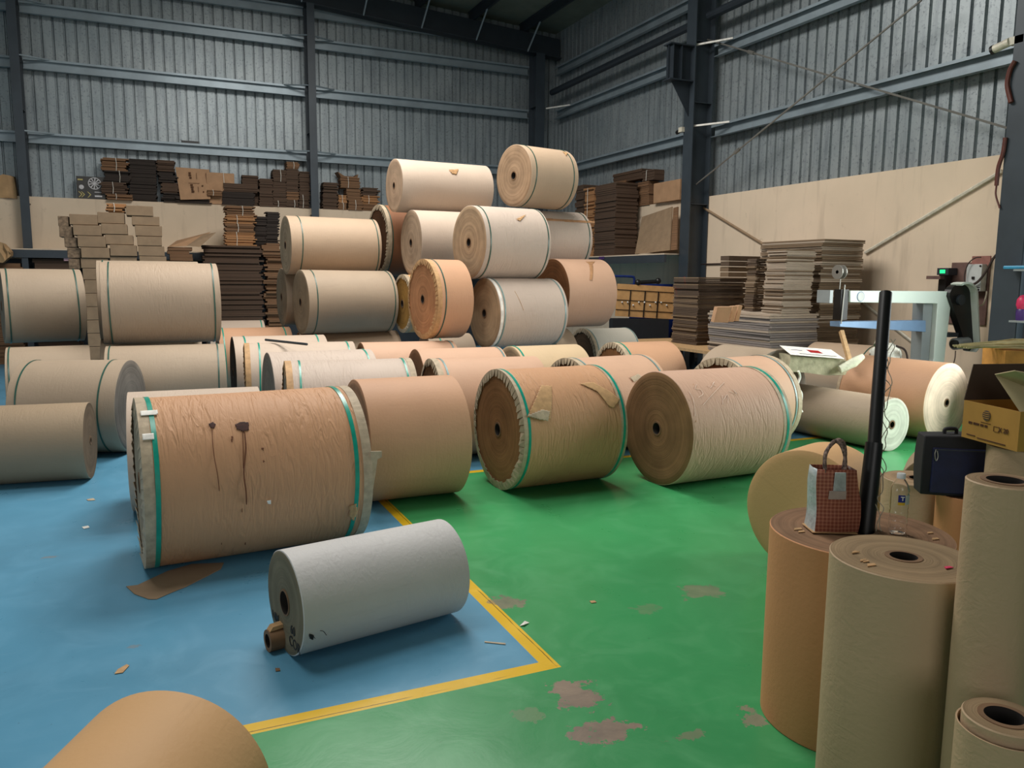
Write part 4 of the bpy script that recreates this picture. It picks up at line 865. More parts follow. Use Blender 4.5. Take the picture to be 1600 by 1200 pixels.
# standing reels
def stand(label, x, y, R, h, key, hub=.045, face=None, torn=True):
    root = empty('paper_reel', (x, y, 0), 0, label, 'paper roll', 'standing reels'); W_, Fm = pm(key); Fm = fm(face) if face else Fm; bm = bmesh.new()
    ho = hub+.012; prof = [(0, ho), (0, R-.003), (.003, R)]+[(h*k/14, R) for k in range(1, 14)]+[(h-.003, R), (h, R-.003)]+[(h-.001*(k % 2), R-(R-ho)*k/6) for k in range(1, 7)]
    mi = [1]+[0]*(len(prof)-2-6)+[1]*6+[1]
    rr = random.Random(int(x*100)); ph = rr.uniform(0, 6)
    lathe(bm, prof, 80, axis='x', mis=mi, wob=lambda s, a: .002*math.sin(3*a+ph+s*3))
    b = obj('wound_paper', bm, [W_, Fm], root, (0, 0, 0), (0, -PI/2, 0), smooth=True)
    bm = bmesh.new(); lathe(bm, [(.0, hub), (.0, ho), (h+.002, ho+.001), (h+.002, hub)], 36, mis=[0, 0, 0, 1], close=True); obj('core_tube', bm, [MT['core'], MT['dark']], root, (0, 0, 0), (0, -PI/2, 0), smooth=True)
    if torn:
        for k in range(5):
            a = rr.uniform(PI*.8, 1.9*PI); q = rr.uniform(.6, .93)*R; bm = bmesh.new(); s = .012+.01*rr.random()
            prism(bm, [(-s, -s*.3), (s*.6, -s*.5), (s, s*.2), (-s*.2, s*.45)], h+.001, h+.0035, 'z'); o = obj('paper_scrap', bm, MT['edgetan'], root, (q*math.cos(a), q*math.sin(a), 0))
    return root
stand('wide brown standing reel carrying the bag, pole and bottle', 2.268, 1.983, .307, .712, 'standbrown', .05, (150, 118, 92))
stand('grey-tan standing reel with an open core in front of the wide brown one', 1.962, 1.553, .2025, .802, 'standgrey', .038, (160, 138, 108))
stand('tall slim tan standing reel at the right edge', 1.925, 1.252, .0872, 1.107, 'standgrey', .042, (160, 136, 106), False)
rt = stand('short thick-walled standing tube at the bottom right corner', 1.755, 1.092, .087, .600, 'standgrey', .042, (158, 136, 106), False)
bm = bmesh.new(); lathe(bm, [(0, .094), (0, .098), (.560, .098), (.575, .098), (.575, .094)], 48, close=True, wob=lambda s, a: .06*max(0, math.cos(a-1.2))); obj('loose_wrap', bm, pm('standgrey')[0], rt, (0, 0, 0), (0, -PI/2, 0), smooth=True)
stand('short tan standing reel behind the water bottle', 3.25, 2.52, .16, .68, 'standgrey', .045, (178, 152, 122), False)
pB = fl(1465, 770, .68); stand('dark brown standing reel under the navy bag', pB[0]+.10, pB[1]-.06, .115, .68, 'standbrown', .045, (120, 90, 60), False)
A = fl(1502, 682, .957); B = fl(1589, 706, .957); nn = np.array([-(B-A)[1], (B-A)[0], 0]); nn /= np.linalg.norm(nn)
pC = A+(B-A)*.6+nn*.14; stand('tan standing reel under the open carton', pC[0], pC[1], .13, .95, 'standgrey', .045, (150, 126, 96), False)
BAGC = (pB[0]+.10, pB[1]+.06)
# ---------------- marks and torn paper on reels
for pts in ([(326, 663), (333, 660), (337, 664), (334, 670), (328, 668)], [(367, 664), (376, 660), (388, 660), (389, 672), (380, 675), (370, 671)]): patch(r1, pts, MT['stain'], 'dark_stain', .001, .004)
stroke(r1, [(331, 670), (334, 710), (342, 760), (346, 850)], MT['drip'], .002, 'drip'); stroke(r1, [(382, 674), (384, 700), (381, 740), (385, 780), (383, 850)], MT['drip'], .0035, 'drip'); stroke(r1, [(379, 674), (380, 720), (378, 800)], MT['drip'], .002, 'drip')
for pts in ([(408, 700), (412, 700), (411, 704), (409, 703)], [(411, 719), (414, 721), (411, 723)], [(361, 682), (364, 682), (363, 691), (361, 690)]): patch(r1, pts, MT['drip'], 'small_stain', .001, .003)
patch(r1, [(417, 782), (423, 781), (423, 787), (418, 787)], MT['white'], 'white_fleck', .002, .003)
for pts in ([(545, 790), (556, 786), (558, 800), (552, 812), (545, 806)],): patch(r1, pts, MT['edgetan'], 'torn_scrap', .002, .006, .004)
patch(r1, [(220, 645), (246, 643), (246, 650), (220, 652)], MT['white'], 'shiny_clip', .008, .006); patch(r1, [(222, 680), (240, 679), (240, 688), (223, 689)], MT['white'], 'strap_clip', .008, .006)
bm = bmesh.new(); prism(bm, [(-.03, -.16), (.0, -.17), (.02, -.06), (.028, .0), (.055, .01), (.055, .045), (-.01, .05), (-.012, .0), (-.02, -.08)], -.004, .004); s_, a_ = hit(r1, 570, 760)
obj('torn_tab', bm, MT['edge'], r1.root, (r1.L/2+.006, -r1.R*math.sin(1.35), r1.R+r1.R*math.cos(1.35)))
patch(r4, [(823, 652), (845, 603), (861, 604), (859, 655), (843, 651)], MT['edgetan'], 'torn_patch', .004, .006)
patch(r4, [(822, 650), (846, 641), (858, 643), (855, 658), (838, 655)], MT['edge'], 'torn_patch', .010, .006)
patch(r4, [(905, 600), (925, 598), (952, 612), (968, 625), (958, 638), (950, 634), (932, 612)], MT['edgetan'], 'torn_patch', .004, .006)
patch(RR['peach reel between the front centre reel and the scratched reel'], [(984, 591), (996, 585), (1004, 590), (990, 598)], MT['edge'], 'torn_patch', .006, .006)
sc = MT['scratch']
for pts in ([(1088, 601), (1086, 608), (1094, 609), (1098, 616), (1091, 621)], [(1106, 603), (1110, 606), (1116, 597), (1113, 601), (1119, 604)], [(1131, 598), (1116, 613), (1098, 633)], [(1128, 618), (1129, 632)], [(1130, 625), (1136, 617), (1137, 630)], [(1139, 612), (1150, 616), (1145, 609), (1152, 616)], [(1076, 612), (1083, 625), (1086, 650)]): stroke(r5, pts, sc, .0016, 'scratched_mark')
stroke(r5, [(1083, 600), (1087, 660)], MT['edgetan'], .0016, 'paper_seam')
# handwriting on the small reel's end face
def facewrite(rl, s, size, px, py, rot=0.):
    c, s_ = math.cos(rl.yaw), math.sin(rl.yaw); A = rl.c-np.array([c, s_, 0])*(rl.L/2+.001); d = ray(px, py); n = np.array([c, s_, 0]); t = np.dot(A-EYEP, n)/np.dot(d, n); p = EYEP+d*t-rl.c
    yl = -p[0]*s_+p[1]*c; text(rl.root, s, size, MT['ink'], (-rl.L/2-.003, yl, rl.R+p[2]), (PI/2+0, 0, -PI/2), 'handwriting', .0004)
facewrite(r7, 'COR', .062, 461, 1008); facewrite(r7, '60', .055, 458, 986); facewrite(r7, 'NM', .055, 431, 964)
patch(r7, [(444, 1000)]*3 if False else [(483, 990), (490, 992), (489, 999), (483, 997)], MT['ink'], 'ink_spot', .001, .003)
for a, b in (((482, 992), (492, 997)), ((500, 985), (510, 992))): stroke(r7, [a, ((a[0]+b[0])/2, b[1]-6), b], MT['ink'], .0012, 'ink_mark')
# pile details
patch(P23, [(848, 341), (929, 346), (929, 349), (848, 345)], MT['tape'], 'brown_tape', .002, .006)
patch(P19, [(701, 266), (716, 265), (713, 273), (706, 272)], MT['edgetan'], 'torn_flap', .004, .004, .01)
patch(P21, [(878, 237), (887, 240), (884, 244)], MT['edgetan'], 'torn_flap', .004, .004, .006)
patch(P26, [(915, 409), (930, 409), (926, 413), (925, 438), (921, 438), (920, 413)], MT['tape'], 'tape_mark', .001, .006)
patch(P22, [(806, 343), (822, 336), (812, 346)], MT['edgetan'], 'torn_flap', .004, .004, .008)
stroke(P25, [(804, 455), (812, 470), (818, 485)], MT['edgetan'], .002, 'paper_seam')
k_ = RR['pale dented reel with a tan banded edge and a stick on it']
# stick on the pale reels
bm = bmesh.new(); a = np.array(atD(415, 532, 9.05)); b = np.array(atD(480, 550, 8.5)); a[2] = max(a[2], .905); b[2] = .905; tube(bm, [(a[0], a[1], .91), (b[0], b[1], .90)], .014, 6)
tag(obj('iron_rod', bm, MT['darksteel']), 'short dark iron rod lying on the pale dented reel', 'rod')
# R46/R44 extras: torn strap on peach reel
bm = bmesh.new(); tube(bm, smoothpath([(.02, 0, .34), (.05, 0, .28), (.02, 0, .2), (.06, -.02, .12), (.05, -.02, 0), (.07, -.03, -.05)], 6), .012, 6); obj('torn_strap_end', bm, MT['white'], r6.root, (r6.L/2+.006, -.36, .42), smooth=True)
# ---------------- floor bits
def scrap(label, px, pts, mat, name='paper_scrap', z=.002, cat='paper scrap', rz=0., curl=.0):
    p = fl(*px); bm = bmesh.new(); P2 = [(fl(*q)-p) for q in pts]
    v = [bm.verts.new((q[0], q[1], z+curl*(i % 2))) for i, q in enumerate(P2)]; w = [bm.verts.new((q[0], q[1], z+.002+curl*(i % 2))) for i, q in enumerate(P2)]
    bm.faces.new(v[::-1]); bm.faces.new(w); n = len(v)
    for i in range(n): bm.faces.new((v[i], v[(i+1) % n], w[(i+1) % n], w[i]))
    return tag(obj(name, bm, MT[mat], None, (p[0], p[1], 0)), label, cat)
scrap('large curved tan paper offcut on the floor under the stained kraft reel', (270, 905), [(197, 917), (215, 915), (262, 893), (300, 882), (350, 880), (345, 890), (320, 903), (290, 918), (265, 928), (245, 937), (232, 937), (210, 929)], 'carddull')
scrap('small tan paper strip alone on the blue floor at left', (188, 1047), [(179, 1054), (184, 1047), (198, 1039), (202, 1041), (192, 1052)], 'edgetan')
scrap('pale paper shred at the edge of the yellow line', (820, 976), [(812, 979), (820, 973), (827, 974), (819, 979)], 'white', curl=.006)
scrap('thin pale straw of paper on the blue floor near the yellow corner', (775, 1005), [(757, 1003), (790, 1006), (790, 1008), (757, 1004.5)], 'edge')
scrap('tiny white scrap on the blue floor at far left', (134, 824), [(128, 824), (138, 822), (140, 825), (131, 827)], 'white')
scrap('tiny pale scrap on the blue floor above the white scrap', (142, 781), [(135, 781), (146, 779), (149, 782), (138, 783)], 'edge')
scrap('tiny brown crumb in front of the short core', (434, 1047), [(430, 1045), (437, 1045), (438, 1049), (431, 1050)], 'core')
scrap('small brown scrap on the green floor in the middle', (926, 941), [(921, 940), (929, 939), (932, 942), (924, 943)], 'edgetan')
p0, p1 = fl(1280, 676, .05), fl(1320, 690, .03); bm = bmesh.new(); tube(bm, [p0, (p0+p1)/2+np.array([0, 0, .0]), p1], .016, 6)
tag(obj('wooden_stick', bm, MT['wood']), 'wooden stick on the blue floor beside the grey reel', 'stick')
# ---------------- package with newspaper, stick and film at the right
p = onY(1262, 575, 6.15)
r = empty('wrapped_package', (p[0]+.02, 6.12, .66), -.35, 'film-wrapped flat package with a printed sheet and red square on top', 'package')
bm = bmesh.new(); prism(bm, [(-.42, .02), (.42, -.02), (.50, .10), (.40, .17), (-.40, .22)], -.16, .22); bmesh.ops.subdivide_edges(bm, edges=bm.edges[:], cuts=2, use_grid_fill=True)
for v in bm.verts: v.co += Vector((random.uniform(-.012, .012), random.uniform(-.012, .012), random.uniform(-.012, .012)))
obj('package_body', bm, plain('greenish_film', srgb(186, 180, 152), .25, 0, .15, 12, .6), r, smooth=True)
bm = bmesh.new(); v = [bm.verts.new(q) for q in ((-.42, -.20, .235), (.36, -.20, .185), (.42, .25, .255), (-.36, .25, .305))]; bm.faces.new(v); o = obj('printed_sheet', bm, MT['white'], r); s = o.modifiers.new('t', 'SOLIDIFY'); s.thickness = .004
for (a, b, c_, d_, mt) in ((-.03, .15, -.02, .12, 'red'), (-.28, -.12, .05, .07, 'purple'), (-.25, .3, -.13, -.115, 'ink')):
    bm = bmesh.new(); zf = lambda x, y: .243-(x+.42)*.064+(y+.20)*.156; v = [bm.verts.new(q) for q in ((a, c_, zf(a, c_)), (b, c_, zf(b, c_)), (b, d_, zf(b, d_)), (a, d_, zf(a, d_)))]; bm.faces.new(v); obj('print', bm, MT[mt], r)
bm = bmesh.new(); tube(bm, [(.30, -.20, .06), (.50, -.22, .15), (.62, -.22, .22)], [.05, .06, .035], 10); r.scale = (.72, .85, .85); obj('film_roll_end', bm, plain('bright_film', srgb(236, 238, 214), .25, 0, .1, 20, .5), r, smooth=True)
bm = bmesh.new(); a = onY(1326, 566, 6.1); b = onY(1313, 519, 6.3); prism(bm, [(-.02, 0), (.02, 0), (.02, .045), (-.02, .045)], 0, float(np.linalg.norm(b-a)), 'y'); o = obj('wooden_batten', bm, MT['wood'], None, tuple(a)); o.rotation_euler = Vector(b-a).to_track_quat('Y', 'Z').to_euler(); tag(o, 'light wooden batten standing up behind the large orange reel', 'batten')
bm = bmesh.new(); bmesh.ops.create_icosphere(bm, subdivisions=4, radius=1)
for v in bm.verts:
    q = v.co.copy(); n = 1+.08*math.sin(7*q.x+3*q.z)+.06*math.sin(9*q.y+7*q.z); v.co = Vector((q.x*.16*n, q.y*.18*n, q.z*.16*n))
p = onX(1384, 556, 7.72); tag(obj('plastic_film', bm, plain('white_crumpled_film', srgb(232, 234, 222), .25, 0, .15, 18, .8), None, tuple(p), smooth=True), 'crumpled white plastic film on the end of the tan reel by the machine', 'plastic film')

# ---------------- white stitching machine
MY = 6.35
def my(x, y, Y=MY): return onY(x, y, Y)
b0 = my(1455, 575); r = empty('stitching_machine', (b0[0], MY, 0), 0, 'white C-framed carton stitching machine by the right wall', 'machine'); ox = b0[0]
P3 = lambda x, y: (my(x, y)[0]-ox, my(x, y)[2])
a, b, c_, d_, e_, f_ = P3(1312, 454), P3(1476, 455), P3(1473, 500), P3(1448, 600), P3(1450, 474), P3(1312, 472)
bm = bmesh.new(); prism(bm, [P3(1317, 472), P3(1317, 454), P3(1476, 455), P3(1464, 560), (P3(1455, 600)[0]+.0, .12), (P3(1430, 600)[0], .12), P3(1447, 560), P3(1453, 474)], -.10, .06)
obj('frame', bm, MT['machine'], r, bevel=.008)
bm = bmesh.new(); prism(bm, [P3(1438, 474), P3(1453, 474), P3(1448, 560), (P3(1438, 560)[0], .12), (P3(1425, 600)[0], .12), P3(1434, 560)], -.04, .10); obj('inner_leg', bm, MT['machgrey'], r)
bm = bmesh.new(); box(bm, P3(1312, 0)[0]-.0, P3(1317, 0)[0], -.11, .07, f_[1]-.005, a[1]+.005); obj('nose_plate', bm, MT['machgrey'], r)
bm = bmesh.new(); q = P3(1333, 463); tube(bm, [(q[0], -.104, q[1]), (q[0], -.10, q[1])], .055, 24); obj('badge_ring', bm, plain('badge_blue', srgb(120, 140, 176), .4), r)
bm = bmesh.new(); tube(bm, [(q[0], -.107, q[1]), (q[0], -.10, q[1])], .048, 24); obj('badge', bm, MT['greyplastic'], r)
bm = bmesh.new(); prism(bm, [P3(1302, 502), P3(1436, 500), P3(1436, 518), P3(1302, 510)], -.09, .05); obj('lower_arm', bm, MT['blueenamel'], r, bevel=.006)
bm = bmesh.new(); x0, z0 = P3(1306, 452); x1, z1 = P3(1314, 502); box(bm, x0, x1, -.08, .02, z1+.02, z0); obj('stitching_head', bm, MT['black'], r)
bm = bmesh.new(); tube(bm, [(x0+.01, -.09, z1-.02), (x0+.03, -.09, z0+.05)], .008, 6); obj('guide_rod', bm, MT['rod'], r)
bm = bmesh.new(); q = P3(1309, 425)
for dx in (-.03, .03): tube(bm, [(q[0]+dx, -.02, q[1]), (q[0]+dx+.01, -.02, q[1])], .075, 20)
tube(bm, [(q[0]-.03, -.02, q[1]), (q[0]+.04, -.02, q[1])], .02, 10); obj('wire_spool', bm, MT['rod'], r)
bm = bmesh.new(); tube(bm, [(q[0]+.05, 0, q[1]+.06), (q[0]+.04, 0, a[1]-.01)], .006, 6); obj('spool_post', bm, MT['rod'], r)
# belt guard
def guard(sc, cxp, czp):
    pts = []
    c0 = P3(1483, 462); c1 = P3(1497, 540)
    for k in range(13): an = PI-PI*k/12; pts.append((c0[0]+.20*sc*math.cos(an), c0[1]+.16*sc*math.sin(an)))
    pts += [(c1[0]+.09*sc, c1[1]-.0), (c1[0]+.02*sc, c1[1]-.06*sc), (c1[0]-.05*sc, c1[1])]
    return pts
bm = bmesh.new(); prism(bm, guard(.9, 0, 0), -.14, -.06); obj('belt_guard', bm, MT['black'], r)
g = guard(1, 0, 0); gi = guard(.86, 0, 0); bm = bmesh.new()
for i in range(4, 14):
    A_, B_, C__, D_ = g[i], g[i+1], gi[i+1], gi[i]
    vv = [bm.verts.new((p_[0], y_, p_[1])) for y_ in (-.22, -.08) for p_ in (A_, B_, C__, D_)]
    for qd in ((0, 1, 2, 3), (7, 6, 5, 4), (0, 4, 5, 1), (1, 5, 6, 2), (2, 6, 7, 3), (3, 7, 4, 0)): bm.faces.new([vv[t] for t in qd])
obj('guard_rim', bm, MT['machine'], r)
bm = bmesh.new(); q = P3(1482, 468); tube(bm, [(q[0], -.17, q[1]), (q[0], -.13, q[1])], .06, 20); obj('upper_pulley', bm, MT['darksteel'], r)
bm = bmesh.new(); q = P3(1480, 536); tube(bm, [(q[0]-.05, -.13, q[1]), (q[0]+.16, -.13, q[1]+.01)], .07, 18); obj('motor', bm, MT['machgrey'], r, smooth=True)
bm = bmesh.new(); tube(bm, [(q[0]-.08, -.14, q[1]), (q[0]-.02, -.14, q[1])], .05, 18); obj('motor_cap', bm, MT['black'], r)
bm = bmesh.new(); box(bm, q[0]-.15, q[0]+.02, -.12, .04, q[1]+.08, q[1]+.13); obj('motor_mount', bm, MT['darksteel'], r)
bm = bmesh.new(); box(bm, P3(1425, 600)[0]-.15, P3(1470, 600)[0]+.1, -.3, .3, 0, .12); obj('base', bm, MT['machgrey'], r, bevel=.01)
bm = bmesh.new(); tube(bm, smoothpath([P3(1395, 540)[:1]+(-.05, P3(1395, 540)[1]), P3(1410, 550)[:1]+(-.05, P3(1410, 550)[1]), P3(1416, 566)[:1]+(-.05, .5)], 6), .012, 6)
obj('power_cable', bm, MT['cable'], r)

# ---------------- electrical boards on the right wall
def wb(name, label, cat, px0, px1, yt, yb, mat, d=.08, off=0., bev=.004, parts=()):
    X = XR-off; a, b = onX(px0, (yt+yb)/2, X), onX(px1, (yt+yb)/2, X); z1 = onX((px0+px1)/2, yt, X)[2]; z0 = onX((px0+px1)/2, yb, X)[2]
    r = empty(name, (X, (a[1]+b[1])/2, z0), 0, label, cat); h = (a[1]-b[1])/2; bm = bmesh.new(); box(bm, -d, -.002, -h, h, 0, z1-z0); obj('case' if d > .03 else 'board', bm, MT[mat], r, bevel=bev)
    return r, h, z1-z0
r, h, v = wb('wiring_board', 'dark brown wooden wiring board on the plaster wall', 'board', 1485, 1545, 410, 507, 'board', .02, .002)
r, h, v = wb('wiring_board', 'small pinkish wiring board above the grey fuse box', 'board', 1520, 1549, 400, 416, 'boardred', .02, .024)
r, h, v = wb('fuse_box', 'large grey fuse box on the wiring board', 'fuse box', 1518, 1542, 413, 455, 'greyplastic', .10, .026)
for s, t in ((-.8, .93), (-.8, .06)):
    bm = bmesh.new(); tube(bm, [(-.108, s*h, t*v), (-.10, s*h, t*v)], .012, 8); obj('screw', bm, MT['black'], r)
bm = bmesh.new(); box(bm, -.112, -.10, -.015, .015, v*.44, v*.54); obj('switch', bm, MT['black'], r)
bm = bmesh.new(); box(bm, -.103, -.10, -.09, .06, v*.12, v*.15); obj('label_strip', bm, MT['darksteel'], r)
r, h, v = wb('fuse_box', 'smaller grey box beside the belt guard of the machine', 'fuse box', 1498, 1518, 459, 490, 'greyplastic', .10, .026)
for s, t in ((-.2, .93), (-.2, .06)):
    bm = bmesh.new(); tube(bm, [(-.108, s*h, t*v), (-.10, s*h, t*v)], .012, 8); obj('screw', bm, MT['black'], r)
wb('socket_outlet', 'small pale socket under the smaller grey box', 'socket', 1504, 1513, 493, 506, 'cream', .04, .026)
r, h, v = wb('digital_counter', 'dark weighing display with glowing green digits on the wall', 'display', 1478, 1496, 419, 430, 'darksteel', .16, .03)
bm = bmesh.new(); box(bm, -.165, -.16, -h*.45, h*.45, v*.25, v*.75); obj('green_screen', bm, MT['green'], r)
bm = bmesh.new(); box(bm, -.14, -.04, -.04, .06, -.22, 0); obj('bracket', bm, MT['black'], r)
bm = bmesh.new(); box(bm, -.22, -.06, -.02, .17, -.05, -.01); obj('tray', bm, MT['board'], r)
for lb, pts, rr_, mt in (('thick black cable looping over the fuse box to the near column', [(1499, 449), (1514, 447), (1528, 440), (1540, 425), (1552, 404), (1560, 395)], .014, 'cable'),
    ('thin grey cable loop under the fuse box', [(1515, 458), (1519, 470), (1527, 478), (1536, 475), (1541, 462), (1542, 455)], .009, 'greycable'),
    ('thin brown cable arching over the wiring board', [(1508, 446), (1507, 430), (1513, 412), (1524, 403), (1533, 402)], .007, 'cable'),
    ('thin dark cable hanging below the motor of the machine', [(1493, 548), (1492, 560), (1488, 575)], .006, 'cable')):
    bm = bmesh.new(); tube(bm, smoothpath([onX(*p, XR-.16) for p in pts], 6), rr_, 6); tag(obj('cable', bm, MT[mt], smooth=True), lb, 'cable')
bm = bmesh.new(); tube(bm, smoothpath([onX(*p, 8.48) for p in ((1586, 95), (1578, 110), (1574, 130), (1576, 145), (1580, 160))], 6), .026, 8); tag(obj('hose', bm, MT['redrubber'], smooth=True), 'red-brown hose bulging behind the near column, upper piece', 'hose')
bm = bmesh.new(); tube(bm, smoothpath([onX(*p, 8.48) for p in ((1571, 215), (1567, 240), (1560, 262), (1557, 290))], 6), .022, 8); tube(bm, smoothpath([onX(*p, 8.48) for p in ((1557, 290), (1556, 305), (1562, 325))], 5), .010, 6)
tag(obj('hose', bm, MT['redrubber'], smooth=True), 'red-brown hose with a thin tail beside the near column, lower piece', 'hose')
p = onX(1572, 70, 8.52); r = empty('security_camera', tuple(p), 0, 'white security camera on the girt at the near column', 'camera')
bm = bmesh.new(); tube(bm, [(0, .14, -.015), (0, -.04, .02)], .045, 12); obj('camera_body', bm, MT['cream'], r, smooth=True)
bm = bmesh.new(); tube(bm, [(0, .16, -.02), (0, .13, -.014)], .05, 12); obj('lens_hood', bm, MT['black'], r)
bm = bmesh.new(); box(bm, -.02, .05, -.2, -.04, -.02, .06); obj('mount', bm, MT['cream'], r)
p = onX(1067, 203, 8.5); r = empty('security_camera', tuple(p), 0, 'tiny white camera on the bracket column at the lowest girt', 'camera')
bm = bmesh.new(); box(bm, -.06, -.002, -.05, .05, -.04, .04); obj('camera_body', bm, MT['cream'], r)
bm = bmesh.new(); tube(bm, [(-.03, .13, -.03), (-.03, .05, -.01)], .035, 10); obj('lens_hood', bm, MT['black'], r)
# shelf bits beyond near column
r = empty('wall_rack', (8.6, 5.1, 0), 0, 'pale steel rack beyond the near column at the right edge', 'rack')
bm = bmesh.new(); box(bm, -.05, -.02, -.6, .42, 0, 2.6); obj('back_sheet', bm, MT['darksteel'], r)
for z in (1.72, 1.18): bm = bmesh.new(); box(bm, -.30, -.05, -.6, .42, z, z+.02); obj('rack_shelf', bm, MT['machgrey'], r)
p = onX(1594, 393, 8.4); bm = bmesh.new(); box(bm, -.1, .1, -.12, .12, 0, .035); tag(obj('blue_packet', bm, MT['blueshiny'], None, (8.42, p[1], 1.742), bevel=.01), 'bright blue packet on the upper rack shelf at the right edge', 'packet')
p = onX(1596, 520, 8.4); bm = bmesh.new(); lathe(bm, [(0, .001), (0, .05), (.05, .055), (.10, .055), (.12, .045)], 20, 'z'); lathe(bm, [(.12, .045), (.16, .06), (.22, .055), (.26, .03), (.27, .001)], 20, 'z', mis=[1]*4)
tag(obj('plastic_bottle', bm, [MT['purple'], MT['pink']], None, (8.42, p[1]+.03, 1.20), smooth=True), 'pink and purple plastic bottle on the lower rack shelf at the right edge', 'bottle')

# ================= foreground things on the standing reels =================
ZT = .716
# carrier bag with rope handles
p = fl(1308, 829, ZT); r = empty('carrier_bag', (p[0], p[1]+.03, ZT), -.42, 'small rust-checked carrier bag with silver side and rope handles on the standing reel', 'bag')
def bagmesh(w, d, h, top=.82, side=1):
    bm = bmesh.new(); rings = []; nz = 8
    for k in range(nz+1):
        t = k/nz; ww = w*(1-.10*t+.06*math.sin(PI*t)); dd = d*(1-.25*t); x_off = .006*math.sin(5*t); z = h*t
        ring = []
        for (u, v) in ((-1, -1), (-.5, -1.08), (0, -1.12), (.5, -1.06), (1, -1), (1, 0), (1, 1), (0, 1.05), (-1, 1), (-1.05, 0)):
            ring.append(bm.verts.new((u*ww/2+x_off, v*dd/2+random.uniform(-.002, .002), z+(.006*math.sin(u*6) if k == nz else 0))))
        rings.append(ring)
    for a, b in zip(rings, rings[1:]):
        for k in range(10): bm.faces.new((a[k], a[(k+1) % 10], b[(k+1) % 10], b[k])).material_index = 1 if k in (8, 9) else (2 if k in (4, 5) else 0)
    bm.faces.new(rings[0][::-1]); return bm
BH = .225
o = obj('bag_body', bagmesh(.155, .10, BH), [MT['checked'], MT['silverfab'], plain('brown_bag_side', srgb(96, 62, 48), .6)], r, smooth=True); s = o.modifiers.new('t', 'SOLIDIFY'); s.thickness = .002
bm = bmesh.new(); prism(bm, [(-.022, BH*.64), (.022, BH*.64), (.018, BH*.97), (-.018, BH*.97)], -.057, -.050); obj('silver_tab', bm, MT['silverfab'], r)
bm = bmesh.new(); prism(bm, [(-.038, BH*.55), (.022, BH*.55), (.022, BH*.68), (-.036, BH*.68)], -.060, -.055); obj('tab_patch', bm, plain('pinkish_grey_tab', srgb(176, 160, 150), .5), r)
for y_, dx in ((-.035, -.012), (.035, .012)):
    bm = bmesh.new(); tube(bm, smoothpath([(-.035+dx, y_, BH*.95), (-.034+dx, y_*.8, BH+.05), (-.004+dx, y_*.4, BH+.095), (.022+dx, y_*.5, BH+.085), (.036+dx, y_*.8, BH+.04), (.034+dx, y_, BH*.93)], 7), .0065, 8); obj('rope_handle', bm, MT['rope'], r, smooth=True)
bm = bmesh.new(); prism(bm, [(-.075, -.05), (.08, -.06), (.085, .05), (-.075, .055)], .0003, .003, 'z'); obj('base_flap', bm, MT['edgetan'], r, (-.012, -.008, 0))
# black pole standing in the core
pb = np.array([2.265, 1.985, .60]); pt = atD(1384, 458, 3.45); j = atD(1366, 692, 3.12)
r = empty('black_pole', (2.265, 1.985, .60), 0, 'black pole standing in the core of the wide brown reel', 'pole')
b_ = fl(1350, 826, .72); bm = bmesh.new(); tube(bm, [b_-pb-np.array([0, 0, .1]), j-pb], [.034, .030], 20); obj('lower_tube', bm, MT['black'], r, smooth=True)
bm = bmesh.new(); tube(bm, [j-pb-np.array([0, 0, .01]), pt-pb], .0235, 20); obj('upper_tube', bm, MT['black'], r, smooth=True)
bm = bmesh.new(); q0 = atD(1378, 535, 3.36)-pb; q1 = atD(1376, 541, 3.35)-pb; tube(bm, [q0, q1], .0255, 16); obj('clear_tape', bm, MT['greycable'], r)
bm = bmesh.new()
for sgn in (0, 1):
    L_ = []
    for k in range(26):
        t = k/25; y_ = 530+ (830-530)*t; x_ = 1389-(1389-1368)*t + (5*math.sin(k*1.1+sgn*2)+3*math.sin(k*2.3+sgn)) ; L_.append(atD(x_+3, y_, 3.33-.33*t-.0)-pb)
    tube(bm, smoothpath(L_, 3), .0016, 4)
obj('loose_thread', bm, MT['greycable'], r)
# water bottle
p = fl(1413, 836, ZT); r = empty('water_bottle', (p[0], p[1]+.03, ZT), .3, 'clear plastic water bottle with a blue label and white cap on the standing reel', 'bottle')
prof = [(0, .001), (0, .026), (.006, .030), (.02, .031), (.026, .0285), (.034, .031), (.05, .031), (.056, .0285), (.064, .031), (.08, .031), (.086, .0285), (.094, .031), (.10, .0305), (.145, .0305), (.16, .031), (.175, .026), (.19, .017), (.197, .012), (.205, .012)]
bm = bmesh.new(); lathe(bm, prof, 32, 'z'); o = obj('bottle_body', bm, MT['bottle'], r, smooth=True); s = o.modifiers.new('t', 'SOLIDIFY'); s.thickness = .0008
bm = bmesh.new(); lathe(bm, [(.198, .001), (.198, .0145), (.214, .0145), (.216, .013), (.216, .001)], 24, 'z'); obj('cap', bm, MT['cap'], r, smooth=True)
def arcstrip(a0, a1, z0, z1, R_, n=10):
    bm = bmesh.new(); pr = None
    for k in range(n+1):
        a = a0+(a1-a0)*k/n; q = [bm.verts.new((R_*math.cos(a), R_*math.sin(a), z)) for z in (z0, z1)]
        if pr: bm.faces.new((pr[0], q[0], q[1], pr[1]))
        pr = q
    return bm
obj('blue_label', arcstrip(-2.9, -2.15, .118, .144, .0312), MT['labelblue'], r); obj('yellow_label', arcstrip(-2.9, -2.15, .108, .118, .0312), MT['labelyellow'], r)
obj('pale_label', arcstrip(-2.15, -.6, .110, .143, .0311), MT['labelclear'], r)
lt = text(r, 'T', .020, MT['white'], (.0325*math.cos(-2.45), .0325*math.sin(-2.45), .131), (PI/2, 0, -2.45+PI/2), 'label_letter', .0006)
